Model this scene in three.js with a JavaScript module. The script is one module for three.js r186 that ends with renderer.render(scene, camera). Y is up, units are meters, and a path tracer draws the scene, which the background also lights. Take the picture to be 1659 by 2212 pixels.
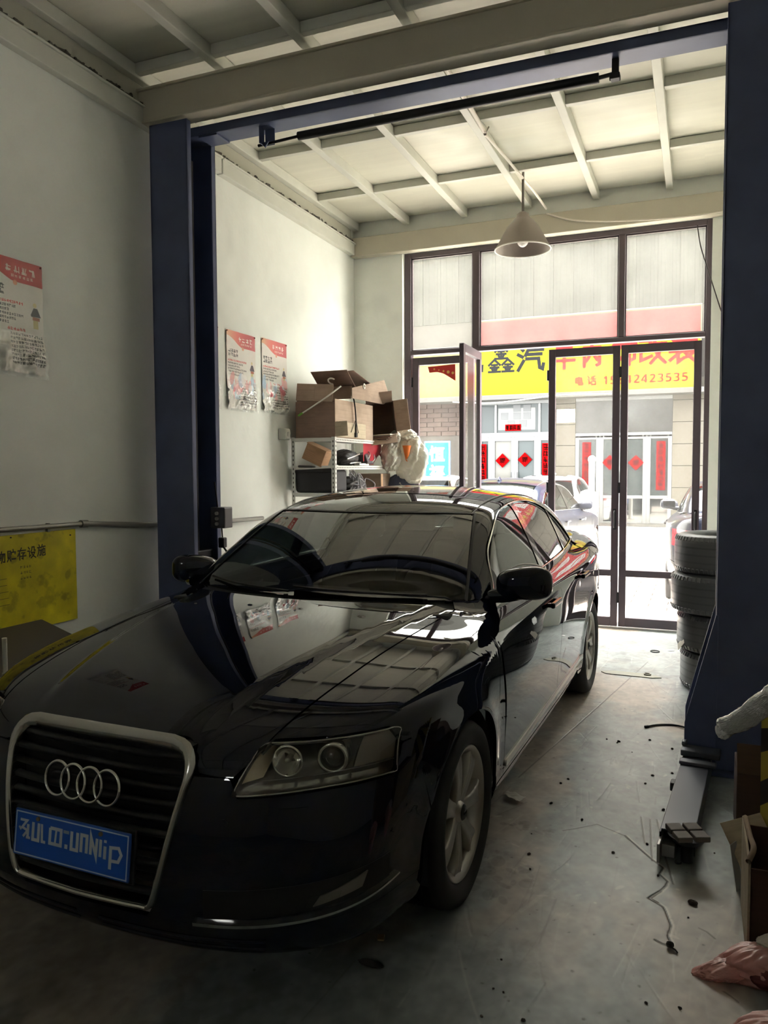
import * as THREE from 'three';
import { RoundedBoxGeometry } from 'three/addons/geometries/RoundedBoxGeometry.js';
import { mergeGeometries } from 'three/addons/utils/BufferGeometryUtils.js';

// ------------------------------------------------------------------ camera, sky, sun, exposure
const scene = new THREE.Scene();
const camera = new THREE.PerspectiveCamera(67.2, 1659 / 2212, 0.05, 200);
camera.position.set(0, 1.535, 0);
camera.rotation.set(-0.05535, 0.38793, -0.0045, 'YXZ');
scene.add(camera);
const renderer = new THREE.WebGLRenderer({ antialias: true });
renderer.toneMapping = THREE.LinearToneMapping;
renderer.toneMappingExposure = 1.74;
renderer.shadowMap.enabled = true;
scene.background = new THREE.Color(17.5, 17.8, 17.6);
const sun = new THREE.DirectionalLight(new THREE.Color(1, 0.97, 0.93), 54);
sun.position.set(13, 20, -13.2);
sun.target.position.set(-3, 0, -13);
sun.castShadow = true;
sun.shadow.mapSize.set(4096, 4096);
sun.shadow.radius = 2;
Object.assign(sun.shadow.camera, { left: -22, right: 22, top: 22, bottom: -22, near: 1, far: 70 });
scene.add(sun, sun.target);

// ------------------------------------------------------------------ helpers
let seedState = 7;
const rnd = (a = 1, b) => { seedState = (seedState * 1664525 + 1013904223) >>> 0; const r = seedState / 4294967296; return b === undefined ? r * a : a + r * (b - a); };
const V = (x, y, z) => new THREE.Vector3(x, y, z);
const lerp = (a, b, t) => a + (b - a) * t;
const clamp = (x, a = 0, b = 1) => Math.min(b, Math.max(a, x));
const sstep = (a, b, x) => { const t = clamp((x - a) / (b - a)); return t * t * (3 - 2 * t); };
const used = new Map();
function numbered(name) { const n = used.get(name) ?? 0; used.set(name, n + 1); return n ? name + '_' + String(n).padStart(3, '0') : name; }
function merged(list) {
  const gs = [].concat(list).flat().map((g) => {
    const q = g.index ? g.toNonIndexed() : g.clone();
    for (const k of Object.keys(q.attributes)) if (!['position', 'normal', 'uv'].includes(k)) q.deleteAttribute(k);
    if (!q.attributes.normal) q.computeVertexNormals();
    if (!q.attributes.uv) q.setAttribute('uv', new THREE.BufferAttribute(new Float32Array(q.attributes.position.count * 2), 2));
    return q;
  });
  return gs.length === 1 ? gs[0] : mergeGeometries(gs);
}
function M(name, geo, mat, parent = scene) {
  const g = Array.isArray(geo) ? merged(geo) : geo;
  const m = new THREE.Mesh(g, mat);
  m.name = parent === scene ? numbered(name) : name;
  m.castShadow = m.receiveShadow = true;
  parent.add(m);
  return m;
}
const each = (name, geos, mat, parent) => geos.map((g) => M(name, g, mat, parent));
function tag(o, label, category, group) { o.userData.label = label; o.userData.category = category; if (group) o.userData.group = group; return o; }
function thing(name, label, category, [x, y, z] = [0, 0, 0], turn = 0, group) {
  const o = new THREE.Group(); o.name = numbered(name); o.position.set(x, y, z); o.rotation.y = turn; scene.add(o);
  return tag(o, label, category, group);
}
function struct(name, geo, mat) { const o = geo ? M(name, geo, mat) : new THREE.Group(); if (!geo) { o.name = numbered(name); scene.add(o); } o.userData.kind = 'structure'; return o; }
function metric(g) { // uv in metres, by the side a face looks to
  const p = g.attributes.position, n = g.attributes.normal, uv = new Float32Array(p.count * 2);
  for (let i = 0; i < p.count; i++) {
    const ax = Math.abs(n.getX(i)), ay = Math.abs(n.getY(i)), az = Math.abs(n.getZ(i));
    if (ay >= ax && ay >= az) { uv[i * 2] = p.getX(i); uv[i * 2 + 1] = -p.getZ(i); }
    else if (ax >= az) { uv[i * 2] = -p.getZ(i); uv[i * 2 + 1] = p.getY(i); }
    else { uv[i * 2] = p.getX(i); uv[i * 2 + 1] = p.getY(i); }
  }
  g.setAttribute('uv', new THREE.BufferAttribute(uv, 2));
  return g;
}
const at = (g, x = 0, y = 0, z = 0, rx = 0, ry = 0, rz = 0) => g.applyMatrix4(new THREE.Matrix4().compose(V(x, y, z), new THREE.Quaternion().setFromEuler(new THREE.Euler(rx, ry, rz)), V(1, 1, 1)));
function rb(w, h, d, r = 0.004, seg = 2) { const q = Math.min(r, w * 0.48, h * 0.48, d * 0.48); return metric(new RoundedBoxGeometry(w, h, d, seg, q)); }
const bx = (x, y, z, w, h, d, r) => { const g = rb(w, h, d, r).translate(x, y, z); return metric(g); }; // centre and size
const span = (x0, x1, y0, y1, z0, z1, r) => bx((x0 + x1) / 2, (y0 + y1) / 2, (z0 + z1) / 2, Math.abs(x1 - x0), Math.abs(y1 - y0), Math.abs(z1 - z0), r);
const plain = (x0, x1, y0, y1, z0, z1) => metric(new THREE.BoxGeometry(Math.abs(x1 - x0), Math.abs(y1 - y0), Math.abs(z1 - z0)).translate((x0 + x1) / 2, (y0 + y1) / 2, (z0 + z1) / 2));
const tube = (pts, r, seg = 24, closed = false, rs = 8) => new THREE.TubeGeometry(new THREE.CatmullRomCurve3(pts.map((p) => V(...p)), closed), seg, r, rs, closed);
const lathe = (prof, n = 32) => new THREE.LatheGeometry(prof.map(([r, y]) => new THREE.Vector2(r, y)), n);
function rodBetween(a, b, r, n = 12) { const A = V(...a), B = V(...b), g = new THREE.CylinderGeometry(r, r, A.distanceTo(B), n); g.applyQuaternion(new THREE.Quaternion().setFromUnitVectors(V(0, 1, 0), B.clone().sub(A).normalize())); const m = A.add(B).multiplyScalar(0.5); return g.translate(m.x, m.y, m.z); }
function poly(pts, depth, bevel = 0) { const s = new THREE.Shape(pts.map(([x, y]) => new THREE.Vector2(x, y))); return new THREE.ExtrudeGeometry(s, { depth, bevelEnabled: bevel > 0, bevelSize: bevel, bevelThickness: bevel, bevelSegments: 2, curveSegments: 8 }); }
function spl(pts) { // smooth curve through points, as a function of the first coordinate
  const X = pts.map((p) => p[0]), Y = pts.map((p) => p[1]), n = X.length, m = [];
  for (let i = 0; i < n; i++) {
    const a = Math.max(0, i - 1), b = Math.min(n - 1, i + 1);
    m.push((Y[b] - Y[a]) / (X[b] - X[a]));
  }
  return (x) => {
    if (x <= X[0]) return Y[0];
    if (x >= X[n - 1]) return Y[n - 1];
    let i = 0; while (x > X[i + 1]) i++;
    const d = X[i + 1] - X[i], t = (x - X[i]) / d, t2 = t * t, t3 = t2 * t;
    return (2 * t3 - 3 * t2 + 1) * Y[i] + (t3 - 2 * t2 + t) * d * m[i] + (3 * t2 - 2 * t3) * Y[i + 1] + (t3 - t2) * d * m[i + 1];
  };
}
const lin = (pts) => (x) => { if (x <= pts[0][0]) return pts[0][1]; for (let i = 1; i < pts.length; i++) if (x <= pts[i][0]) return lerp(pts[i - 1][1], pts[i][1], (x - pts[i - 1][0]) / (pts[i][0] - pts[i - 1][0])); return pts[pts.length - 1][1]; };
// value noise and layered noise, tiling with period p
const hash2 = (x, y, s = 0) => { let h = Math.imul(x | 0, 374761393) ^ Math.imul(y | 0, 668265263) ^ Math.imul(s | 0, 974634777); h = Math.imul(h ^ (h >>> 13), 1274126177); return ((h ^ (h >>> 16)) >>> 0) / 4294967296; };
function vnoise(x, y, p, s) { const ix = Math.floor(x), iy = Math.floor(y), fx = x - ix, fy = y - iy, u = fx * fx * (3 - 2 * fx), v = fy * fy * (3 - 2 * fy), w = (a) => ((a % p) + p) % p; return lerp(lerp(hash2(w(ix), w(iy), s), hash2(w(ix + 1), w(iy), s), u), lerp(hash2(w(ix), w(iy + 1), s), hash2(w(ix + 1), w(iy + 1), s), u), v); }
function fbm(x, y, p, s, oct = 4) { let a = 0.5, t = 0, n = 0; for (let i = 0; i < oct; i++) { t += a * vnoise(x, y, p, s + i); n += a; a *= 0.5; x *= 2; y *= 2; p *= 2; } return t / n; }
function dataTex(w, h, f, srgb = true) { // f(u, v) -> [r, g, b] 0..1
  const d = new Uint8Array(w * h * 4);
  for (let j = 0; j < h; j++) for (let i = 0; i < w; i++) { const c = f((i + 0.5) / w, (j + 0.5) / h), k = (j * w + i) * 4; d[k] = clamp(c[0]) * 255; d[k + 1] = clamp(c[1]) * 255; d[k + 2] = clamp(c[2]) * 255; d[k + 3] = 255; }
  const t = new THREE.DataTexture(d, w, h); t.wrapS = t.wrapT = THREE.RepeatWrapping; t.magFilter = THREE.LinearFilter; if (srgb) t.colorSpace = THREE.SRGBColorSpace; t.needsUpdate = true; return t;
}
function canvasTex(w, h, draw, srgb = true) { const c = document.createElement('canvas'); c.width = w; c.height = h; draw(c.getContext('2d'), w, h); const t = new THREE.CanvasTexture(c); if (srgb) t.colorSpace = THREE.SRGBColorSpace; return t; }
const rep = (t, sx, sy = sx) => { const q = t.clone(); q.repeat.set(1 / sx, 1 / sy); q.needsUpdate = true; return q; };
const S = (color, roughness = 0.6, o = {}) => new THREE.MeshStandardMaterial({ color, roughness, ...o });
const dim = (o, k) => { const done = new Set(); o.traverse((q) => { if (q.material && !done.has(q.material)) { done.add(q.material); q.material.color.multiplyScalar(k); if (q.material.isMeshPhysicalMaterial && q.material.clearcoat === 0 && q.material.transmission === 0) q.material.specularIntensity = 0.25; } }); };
const P = (color, roughness, o = {}) => new THREE.MeshPhysicalMaterial({ color, roughness, ...o });

// ------------------------------------------------------------------ writing: strokes of the characters in a 100 x 100 box
const GLYPH = {
  车: '25,20 80,20|45,6 24,46 80,46|10,70 92,70|53,30 53,98', 内: '20,28 20,96|20,28 82,28 82,88 72,93|50,6 50,45 30,76|50,45 72,72',
  饰: '28,6 8,38|24,20 44,20 38,34|26,36 26,86 44,72|60,6 48,30|55,20 94,20|55,42 55,80|55,42 90,42 90,76 82,80|72,24 72,98',
  改: '8,16 42,16 42,46|10,46 42,46|10,46 10,86 46,72|62,6 48,46|56,28 94,28|84,28 72,66 45,96|55,45 70,72 94,96',
  装: '12,12 22,24|6,42 26,32|28,4 28,50|40,20 94,20|66,4 66,42|45,42 90,42|50,46 50,56|8,60 94,60|46,60 8,90|35,72 35,98 54,84|55,62 92,97|84,68 66,80',
  汽: '12,10 22,22|6,38 20,46|6,94 24,62|48,6 32,40|44,22 92,22|42,38 86,38|36,54 78,54 82,88 92,93 95,76',
  电: '20,24 20,70|20,24 80,24 80,70|20,47 80,47|20,70 80,70|50,6 50,90 91,90 93,76', 话: '14,10 25,24|6,40 25,40 25,86 40,74|84,8 50,20|42,38 96,38|68,14 68,60|50,60 50,97|50,60 87,60 87,97|50,93 87,93',
  贮: '12,14 12,66|12,14 42,14 42,66|27,28 27,58 6,94|29,68 44,92|70,4 72,16|50,38 50,24 94,24 90,38|54,78 94,78', 存: '10,24 94,24|48,4 8,66|28,48 28,97|48,44 82,44 64,58|64,58 64,92 52,86|40,70 96,70',
  设: '14,10 25,24|6,40 25,40 25,86 40,74|56,10 52,34 42,46|56,10 80,10 80,38 94,38|46,54 86,54 68,80 42,97|52,60 70,82 96,97', 施: '24,4 30,16|6,26 50,26|22,26 20,60 4,94|20,48 44,48 40,90 30,88|62,4 50,30|58,20 96,20|50,48 92,38 92,68 82,72|72,30 72,76|56,46 56,84 66,93 95,91 95,78',
  物: '16,14 6,38|10,26 44,26|28,4 28,97|4,68 46,56|60,8 46,46|56,26 94,26 90,90 76,88|70,28 48,72|83,28 56,94', 福: '20,4 28,16|6,26 40,26 8,64|26,44 26,97|30,52 42,66|48,12 94,12|54,26 54,44|54,26 88,26 88,44|54,44 88,44|50,56 50,97|50,56 92,56 92,97|50,75 92,75|50,94 92,94|71,56 71,94',
  恒: '18,6 18,97|8,30 5,52|28,22 35,40|42,16 96,16|50,34 50,76|50,34 88,34 88,76|50,55 88,55|50,76 88,76|40,95 98,95', 亮: '50,2 50,14|8,18 92,18|30,28 70,28 70,42 30,42 30,28|8,62 8,52 92,52 89,64|38,62 34,82 10,97|38,62 64,62 64,91 91,93 93,80',
  昌: '28,8 72,8 72,44 28,44 28,8|28,26 72,26|18,54 82,54 82,96 18,96 18,54|18,75 82,75', 顺: '12,10 10,70 4,94|26,14 26,80|40,8 40,94|50,12 96,12|70,12 66,26|54,28 54,72|54,28 90,28 90,72|72,40 70,64 50,96|76,74 94,96',
  凯: '26,4 26,26|8,10 8,26 44,26 44,10|8,38 42,38 42,54 10,54|10,54 10,92 44,80|60,16 60,70 50,96|60,16 84,16 84,86 96,90 97,74|68,40 76,56',
};
const gold = (x, y, w, h) => '50,0 6,42|50,0 94,42|30,42 70,42|18,62 82,62|50,42 50,94|30,70 36,86|70,70 62,86|6,97 94,97'.split('|').map((s) => s.split(' ').map((q) => { const [a, b] = q.split(',').map(Number); return [x + a * w / 100, y + b * h / 100]; }));
function strokes(ch) { if (ch === '鑫') return [...gold(24, 0, 52, 50), ...gold(0, 52, 48, 48), ...gold(52, 52, 48, 48)]; return (GLYPH[ch] ?? GLYPH.昌).split('|').map((s) => s.split(' ').map((q) => q.split(',').map(Number))); }
function write(c, ch, x, y, w, h, lw, color) {
  c.strokeStyle = color; c.lineWidth = lw; c.lineCap = 'square'; c.lineJoin = 'miter'; c.miterLimit = 3;
  for (const s of strokes(ch)) { c.beginPath(); s.forEach(([a, b], i) => (i ? c.lineTo(x + a * w / 100, y + b * h / 100) : c.moveTo(x + a * w / 100, y + b * h / 100))); c.stroke(); }
}
function scribble(c, x, y, w, h, lw, color) { // a small character too blurred to read
  c.strokeStyle = color; c.lineWidth = lw; c.lineCap = 'round';
  for (let i = 0; i < 5; i++) { c.beginPath(); const hz = rnd() < 0.55; const a = rnd(), b = rnd(); if (hz) { c.moveTo(x + w * 0.1 * a, y + h * b); c.lineTo(x + w * (0.75 + 0.25 * a), y + h * (b + 0.05)); } else { c.moveTo(x + w * a, y + h * 0.05 * b); c.lineTo(x + w * clamp(a + rnd(-0.3, 0.3)), y + h); } c.stroke(); }
}

// ------------------------------------------------------------------ materials of the place
const plasterMap = dataTex(512, 512, (u, v) => { const n = fbm(u * 6, v * 6, 6, 1, 5), d = fbm(u * 24, v * 24, 24, 9, 3), k = 0.95 + 0.05 * (n - 0.5) + 0.02 * (d - 0.5) - 0.035 * sstep(0.64, 0.8, fbm(u * 4, v * 4, 4, 33, 4)); return [k * 0.99, k, k * 0.972]; });
const plasterBump = dataTex(512, 512, (u, v) => { const n = fbm(u * 12, v * 12, 12, 4, 5); return [n, n, n]; }, false);
const wallMat = S(0xffffff, 0.62, { map: rep(plasterMap, 2.6), bumpMap: rep(plasterBump, 1.8), bumpScale: 0.006 });
const boardMap = dataTex(512, 512, (u, v) => { const n = fbm(u * 5, v * 5, 5, 21, 5), s = fbm(u * 3, v * 40, 40, 50, 3), k = 0.93 + 0.07 * (n - 0.5) + 0.05 * (s - 0.5); return [k, k * 0.998, k * 0.97]; });
const boardRough = dataTex(256, 256, (u, v) => { const n = 0.35 + 0.4 * fbm(u * 8, v * 8, 8, 61, 4); return [n, n, n]; }, false);
const boardMats = [0, 1, 2, 3].map((i) => { const t = rep(boardMap, 2.2 + 0.3 * i, 1.7 + 0.2 * i); t.offset.set(i * 0.27, i * 0.41); return S([0xf2f1e8, 0xe9e8de, 0xf6f5ec, 0xe4e3d9][i], 1, { map: t, roughnessMap: rep(boardRough, 1.3) }); });
const softMap = dataTex(256, 256, (u, v) => { const k = 0.94 + 0.07 * (fbm(u * 4, v * 4, 4, 121, 4) - 0.5) + 0.03 * (fbm(u * 30, v * 30, 30, 125, 2) - 0.5); return [k, k, k * 0.985]; });
const creamSteel = S(0xe2e2da, 0.5, { map: rep(softMap, 2.3) });
const beamMat = S(0xcdc6b6, 0.5, { map: rep(softMap, 3.1) });
const darkFrame = S(0x5c5157, 0.45, { metalness: 0.2 });
const leafFrame = S(0x574d54, 0.42, { metalness: 0.25 });
const blueSteel = S(0x5d6788, 0.42, { metalness: 0.15, map: rep(dataTex(256, 256, (u, v) => { const k = 0.82 + 0.18 * fbm(u * 6, v * 6, 6, 71, 5); return [k, k, k]; }), 1.1) });
const blackSteel = S(0x1d1d22, 0.5, { metalness: 0.3 });
const dirtMap = (seed, lo, hi) => dataTex(512, 512, (u, v) => { const n = fbm(u * 3, v * 5, 15, seed, 5), st = fbm(u * 22, v * 3, 66, seed + 7, 3), k = lerp(lo, hi, clamp(0.55 * n + 0.45 * st)); return [k, k, k]; }, false);
const paneDusty = P(0xf1ede6, 0.15, { transmission: 1, roughnessMap: dirtMap(5, 0.55, 1.35), ior: 1.5 });
const paneVeryDusty = P(0xcfccc2, 0.32, { transmission: 1, roughnessMap: dirtMap(15, 0.75, 1.1), ior: 1.5 });
const paneClean = P(0xf2f5f3, 0.14, { transmission: 1, ior: 1.5 });

// ------------------------------------------------------------------ floor, walls, ceiling
const FX0 = -3.41, FX1 = 0.75, FZ0 = -7.74, FZ1 = 0.8;
function floorCanvas(bump) {
  seedState = 91;
  return canvasTex(1024, 2048, (c, w, h) => {
    const X = (x) => (x - FX0) / (FX1 - FX0) * w, Y = (z) => h - (FZ1 - z) / (FZ1 - FZ0) * h, m = w / (FX1 - FX0);
    const im = c.createImageData(w, h), d = im.data;
    for (let j = 0; j < h; j++) for (let i = 0; i < w; i++) {
      const x = i / m, z = j / m, k = (j * w + i) * 4;
      const n = fbm(x * 1.3, z * 1.3, 4096, 3, 5), f = fbm(x * 9, z * 9, 4096, 13, 4), worn = sstep(0.44, 0.62, fbm(x * 2.3, z * 1.4, 4096, 23, 5)), g = fbm(x * 36, z * 30, 4096, 40, 2), spot = sstep(0.63, 0.75, fbm(x * 4.2, z * 4.2, 4096, 77, 4));
      if (bump) { const b = 130 + 90 * (f - 0.5) + 40 * (g - 0.5) - 26 * worn; d[k] = d[k + 1] = d[k + 2] = b; d[k + 3] = 255; continue; }
      let L = 138 + 40 * (n - 0.5) + 34 * (f - 0.5) + 26 * (g - 0.5) - 16 * spot + 16 * worn * (0.4 + fbm(x * 15, z * 12, 4096, 57, 3));
      d[k] = L * lerp(0.965, 1.05, worn); d[k + 1] = L * lerp(1.01, 0.985, worn); d[k + 2] = L * lerp(1.0, 0.91, worn); d[k + 3] = 255;
    }
    c.putImageData(im, 0, 0);
    c.lineCap = 'round';
    for (let i = 0; i < 260; i++) { // scuffs and scratches along the way the cars drive
      const x = rnd(-1.1, 0.35), z = rnd(-7.2, -2.0), l = rnd(0.04, 0.34), a = rnd(-0.2, 0.1) + (rnd() < 0.5 ? rnd(-0.6, 0.6) : 0);
      c.strokeStyle = bump ? 'rgba(70,70,70,0.5)' : rnd() < 0.6 ? `rgba(205,200,190,${rnd(0.06, 0.28)})` : `rgba(70,66,60,${rnd(0.06, 0.24)})`;
      c.lineWidth = rnd(0.6, rnd() < 0.12 ? 5 : 1.7); c.beginPath(); c.moveTo(X(x), Y(z)); c.quadraticCurveTo(X(x + a * l * 0.4), Y(z + l * 0.5), X(x + a * l), Y(z + l)); c.stroke();
    }
    const line = (pts, lw, color) => { c.strokeStyle = color; c.lineWidth = lw; c.beginPath(); pts.split(' ').forEach((q, i) => { const [x, z] = q.split(',').map(Number); i ? c.lineTo(X(x), Y(z)) : c.moveTo(X(x), Y(z)); }); c.stroke(); };
    const dark = bump ? 'rgb(0,0,0)' : 'rgba(38,34,30,0.95)';
    const crack = '-0.262,-3.291 -0.153,-3.136 -0.102,-3.072 -0.113,-3.020 -0.083,-2.975 -0.088,-2.939 -0.106,-2.892 -0.140,-2.832 -0.091,-2.793 -0.082,-2.768 -0.061,-2.683 -0.069,-2.619 -0.058,-2.581 -0.062,-2.559';
    if (!bump) line(crack.split(' ').map((q) => { const [a, b] = q.split(',').map(Number); return (a + 0.007) + ',' + b; }).join(' '), 2.4, 'rgba(225,220,205,0.5)');
    line(crack, 1.25, dark); line('-0.106,-2.892 -0.140,-2.832 -0.112,-2.812', 2.6, dark);
    line('-0.511,-3.236 -0.383,-3.356 -0.262,-3.291', 1.1, bump ? 'rgba(40,40,40,0.7)' : 'rgba(60,55,48,0.7)');
    line('-0.108,-2.582 -0.087,-2.569 -0.062,-2.559', 1.4, dark);
    for (const s of ['-0.144,-3.499 -0.099,-3.169 -0.062,-2.963', '-0.172,-3.487 -0.144,-3.112', '0.025,-2.704 0.05,-2.69 0.074,-2.660', '0.092,-2.393 0.11,-2.38 0.130,-2.360', '-0.21,-3.5 -0.18,-3.25']) line(s, 1.3, bump ? 'rgba(60,60,60,0.7)' : 'rgba(72,66,58,0.8)');
    line('-0.350,-6.378 -0.807,-3.727', 1.5, bump ? 'rgba(30,30,30,0.9)' : 'rgba(70,66,60,0.6)');
    if (!bump) {
      const blot = (x, z, r, s, a) => { for (let i = 0; i < 26; i++) { const t = rnd(6.28), q = r * Math.sqrt(rnd()); c.fillStyle = `rgba(46,43,38,${a})`; c.beginPath(); c.ellipse(X(x + q * Math.cos(t)), Y(z + s * q * Math.sin(t)), rnd(2, 12) * r * 5, rnd(2, 9) * r * 5, t, 0, 7); c.fill(); } };
      blot(-0.69, -2.75, 0.16, 1.1, 0.16); blot(-0.66, -3.2, 0.12, 0.5, 0.13); blot(-0.74, -3.0, 0.08, 1, 0.1); blot(-0.5, -2.3, 0.12, 1, 0.06); blot(-1.3, -1.7, 0.3, 1, 0.08); blot(-0.3, -5.95, 0.12, 0.4, 0.14); blot(-0.45, -5.9, 0.1, 0.3, 0.14);
      for (let i = 0; i < 420; i++) { c.fillStyle = `rgba(40,37,33,${rnd(0.15, 0.75)})`; c.beginPath(); c.ellipse(X(rnd(-1.3, 0.6)), Y(rnd(-6.8, -1.4)), rnd(0.4, 1.7), rnd(0.4, 1.7), rnd(3), 0, 7); c.fill(); }
      for (let i = 0; i < 160; i++) { c.fillStyle = `rgba(226,220,205,${rnd(0.1, 0.4)})`; c.beginPath(); c.ellipse(X(rnd(-0.9, 0.1)), Y(rnd(-6.8, -2.6)), rnd(0.5, 6), rnd(0.4, 2.2), rnd(3), 0, 7); c.fill(); }
    }
  }, !bump);
}
const floorMat = S(0xffffff, 0.44, { map: floorCanvas(false), bumpMap: floorCanvas(true), bumpScale: 0.006 });
for (const t of [floorMat.map, floorMat.bumpMap]) { t.wrapS = t.wrapT = THREE.RepeatWrapping; }
{
  const g = plain(-3.41, 0.75, -0.15, 0, -7.74, 3.0), p = g.attributes.position, uv = g.attributes.uv;
  for (let i = 0; i < p.count; i++) uv.setXY(i, (p.getX(i) - FX0) / (FX1 - FX0), (FZ1 - p.getZ(i)) / (FZ1 - FZ0));
  struct('floor', g, floorMat);
}
struct('wall_left', plain(-3.61, -3.41, -0.15, 4.25, -7.9, 3.2), wallMat);
struct('wall_right', plain(0.75, 0.95, -0.15, 4.25, -7.9, 3.2), wallMat);
struct('wall_back', [plain(-3.41, -1.80, -0.15, 4.25, 3.0, 3.2), plain(-1.25, 0.75, -0.15, 4.25, 3.0, 3.2), plain(-1.80, -1.25, -0.15, 2.66, 3.0, 3.2), plain(-1.80, -1.25, 3.02, 4.25, 3.0, 3.2)], wallMat);
struct('wall_front', [plain(-3.41, -2.863, 0, 4.25, -7.74, -7.53), plain(0.075, 0.75, 0, 4.25, -7.74, -7.53), plain(-2.863, 0.075, 3.757, 4.25, -7.70, -7.53)], wallMat);

const PX = [-3.365, -2.80, -2.19, -1.555, -0.925, -0.285, 0.36, 0.72], CZ = [2.95, 1.2, -0.9, -3.0, -4.07, -4.5, -5.543, -6.585, -7.5];
{
  const ceiling = struct('ceiling');
  M('roof_deck', plain(-3.41, 0.75, 4.13, 4.25, -7.53, 3.0), S(0x8a8880, 0.8), ceiling);
  for (const x of PX) M('purlin', span(x - 0.03, x + 0.03, 4.02, 4.10, -7.5, 3.0, 0.006), creamSteel, ceiling);
  for (let i = 0; i < PX.length - 1; i++) for (let j = 0; j < CZ.length; j++) if (CZ[j] < 2.9 && CZ[j] > -7.4) M('cross_member', span(PX[i] + 0.03, PX[i + 1] - 0.03, 4.035, 4.10, CZ[j] - 0.025, CZ[j] + 0.025, 0.005), creamSteel, ceiling);
  for (let i = 0; i < PX.length - 1; i++) for (let j = 0; j < CZ.length - 1; j++) {
    const g = plain(PX[i] + 0.004, PX[i + 1] - 0.004, 4.10, 4.118, CZ[j + 1] + 0.004, CZ[j] - 0.004);
    const m = M('ceiling_panel', g, boardMats[(i * 3 + j * 5 + (i * j) % 3) % 4], ceiling); m.position.y = ((i * 7 + j * 3) % 5) * 0.0012;
  }
}
// long beams: across the room over the lift, over the windows, along the left wall
struct('trim_1', [span(-3.40, 0.74, 3.775, 3.98, -4.225, -4.135, 0.006), span(-3.40, 0.74, 3.76, 3.778, -4.25, -4.12, 0.006), span(-3.40, 0.74, 3.966, 3.984, -4.25, -4.12, 0.006)], beamMat);
struct('trim_2', [span(-3.40, 0.74, 3.742, 3.934, -7.529, -7.43, 0.008)], beamMat);
{
  const t = struct('trim_3');
  for (const [z0, z1] of [[2.98, -3.0], [-3.006, -5.02], [-5.032, -7.43]]) M('beam_length', [span(-3.409, -3.352, 3.757, 3.868, z1, z0, 0.006), span(-3.409, -3.335, 3.865, 3.877, z1, z0, 0.004)], creamSteel, t);
  M('groove_back', span(-3.409, -3.392, 3.877, 4.02, -7.43, 2.98, 0.002), S(0xb9b7a8, 0.8), t);
  const bits = []; seedState = 17;
  for (let i = 0; i < 420; i++) bits.push(at(new THREE.BoxGeometry(rnd(0.006, 0.02), rnd(0.004, 0.02), rnd(0.01, 0.06)), rnd(-3.388, -3.345), 3.877 + rnd(0.004, 0.02), rnd(-7.4, -2.4), 0, rnd(-0.4, 0.4), rnd(-0.3, 0.3)));
  const db = M('rubble', bits, S(0x5d5951, 0.9), t); db.userData.kind = 'stuff';
}

// ------------------------------------------------------------------ glazed shop front
const ZF = -7.64;
{
  const w = struct('window_1');
  const fr = (x0, x1, y0, y1) => M('window_frame', span(x0, x1, y0, y1, ZF - 0.045, ZF + 0.045, 0.005), darkFrame, w);
  fr(-2.863, -2.794, 0, 3.757); fr(0.03, 0.075, 0, 3.757); fr(-2.794, 0.03, 3.706, 3.757); fr(-2.794, 0.03, 2.718, 2.762); fr(-2.136, -2.064, 2.762, 3.706); fr(-0.727, -0.669, 2.762, 3.706);
  for (const [x0, x1] of [[-2.794, -2.136], [-2.064, -0.727], [-0.669, 0.03]]) {
    M('pane', new THREE.PlaneGeometry(x1 - x0, 0.944).translate((x0 + x1) / 2, 3.234, ZF), paneVeryDusty, w);
    M('glazing_bead', [span(x0, x0 + 0.012, 2.762, 3.706, ZF + 0.004, ZF + 0.022, 0.002), span(x1 - 0.012, x1, 2.762, 3.706, ZF + 0.004, ZF + 0.022, 0.002), span(x0, x1, 2.762, 2.774, ZF + 0.004, ZF + 0.022, 0.002), span(x0, x1, 3.694, 3.706, ZF + 0.004, ZF + 0.022, 0.002)], darkFrame, w);
  }
  M('sill', span(-2.86, 0.07, -0.005, 0.012, ZF - 0.25, ZF + 0.03, 0.003), S(0xb9bab6, 0.35, { metalness: 0.6 }), w);
}
{ // small high window in the back wall, behind the viewer
  const w = struct('window_2');
  for (const [x0, x1, y0, y1] of [[-1.80, -1.77, 2.66, 3.02], [-1.28, -1.25, 2.66, 3.02], [-1.77, -1.28, 2.66, 2.69], [-1.77, -1.28, 2.99, 3.02]]) M('window_frame', span(x0, x1, y0, y1, 3.06, 3.12, 0.004), darkFrame, w);
  M('pane', new THREE.PlaneGeometry(0.49, 0.30).translate(-1.525, 2.84, 3.09), paneClean, w);
}
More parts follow.
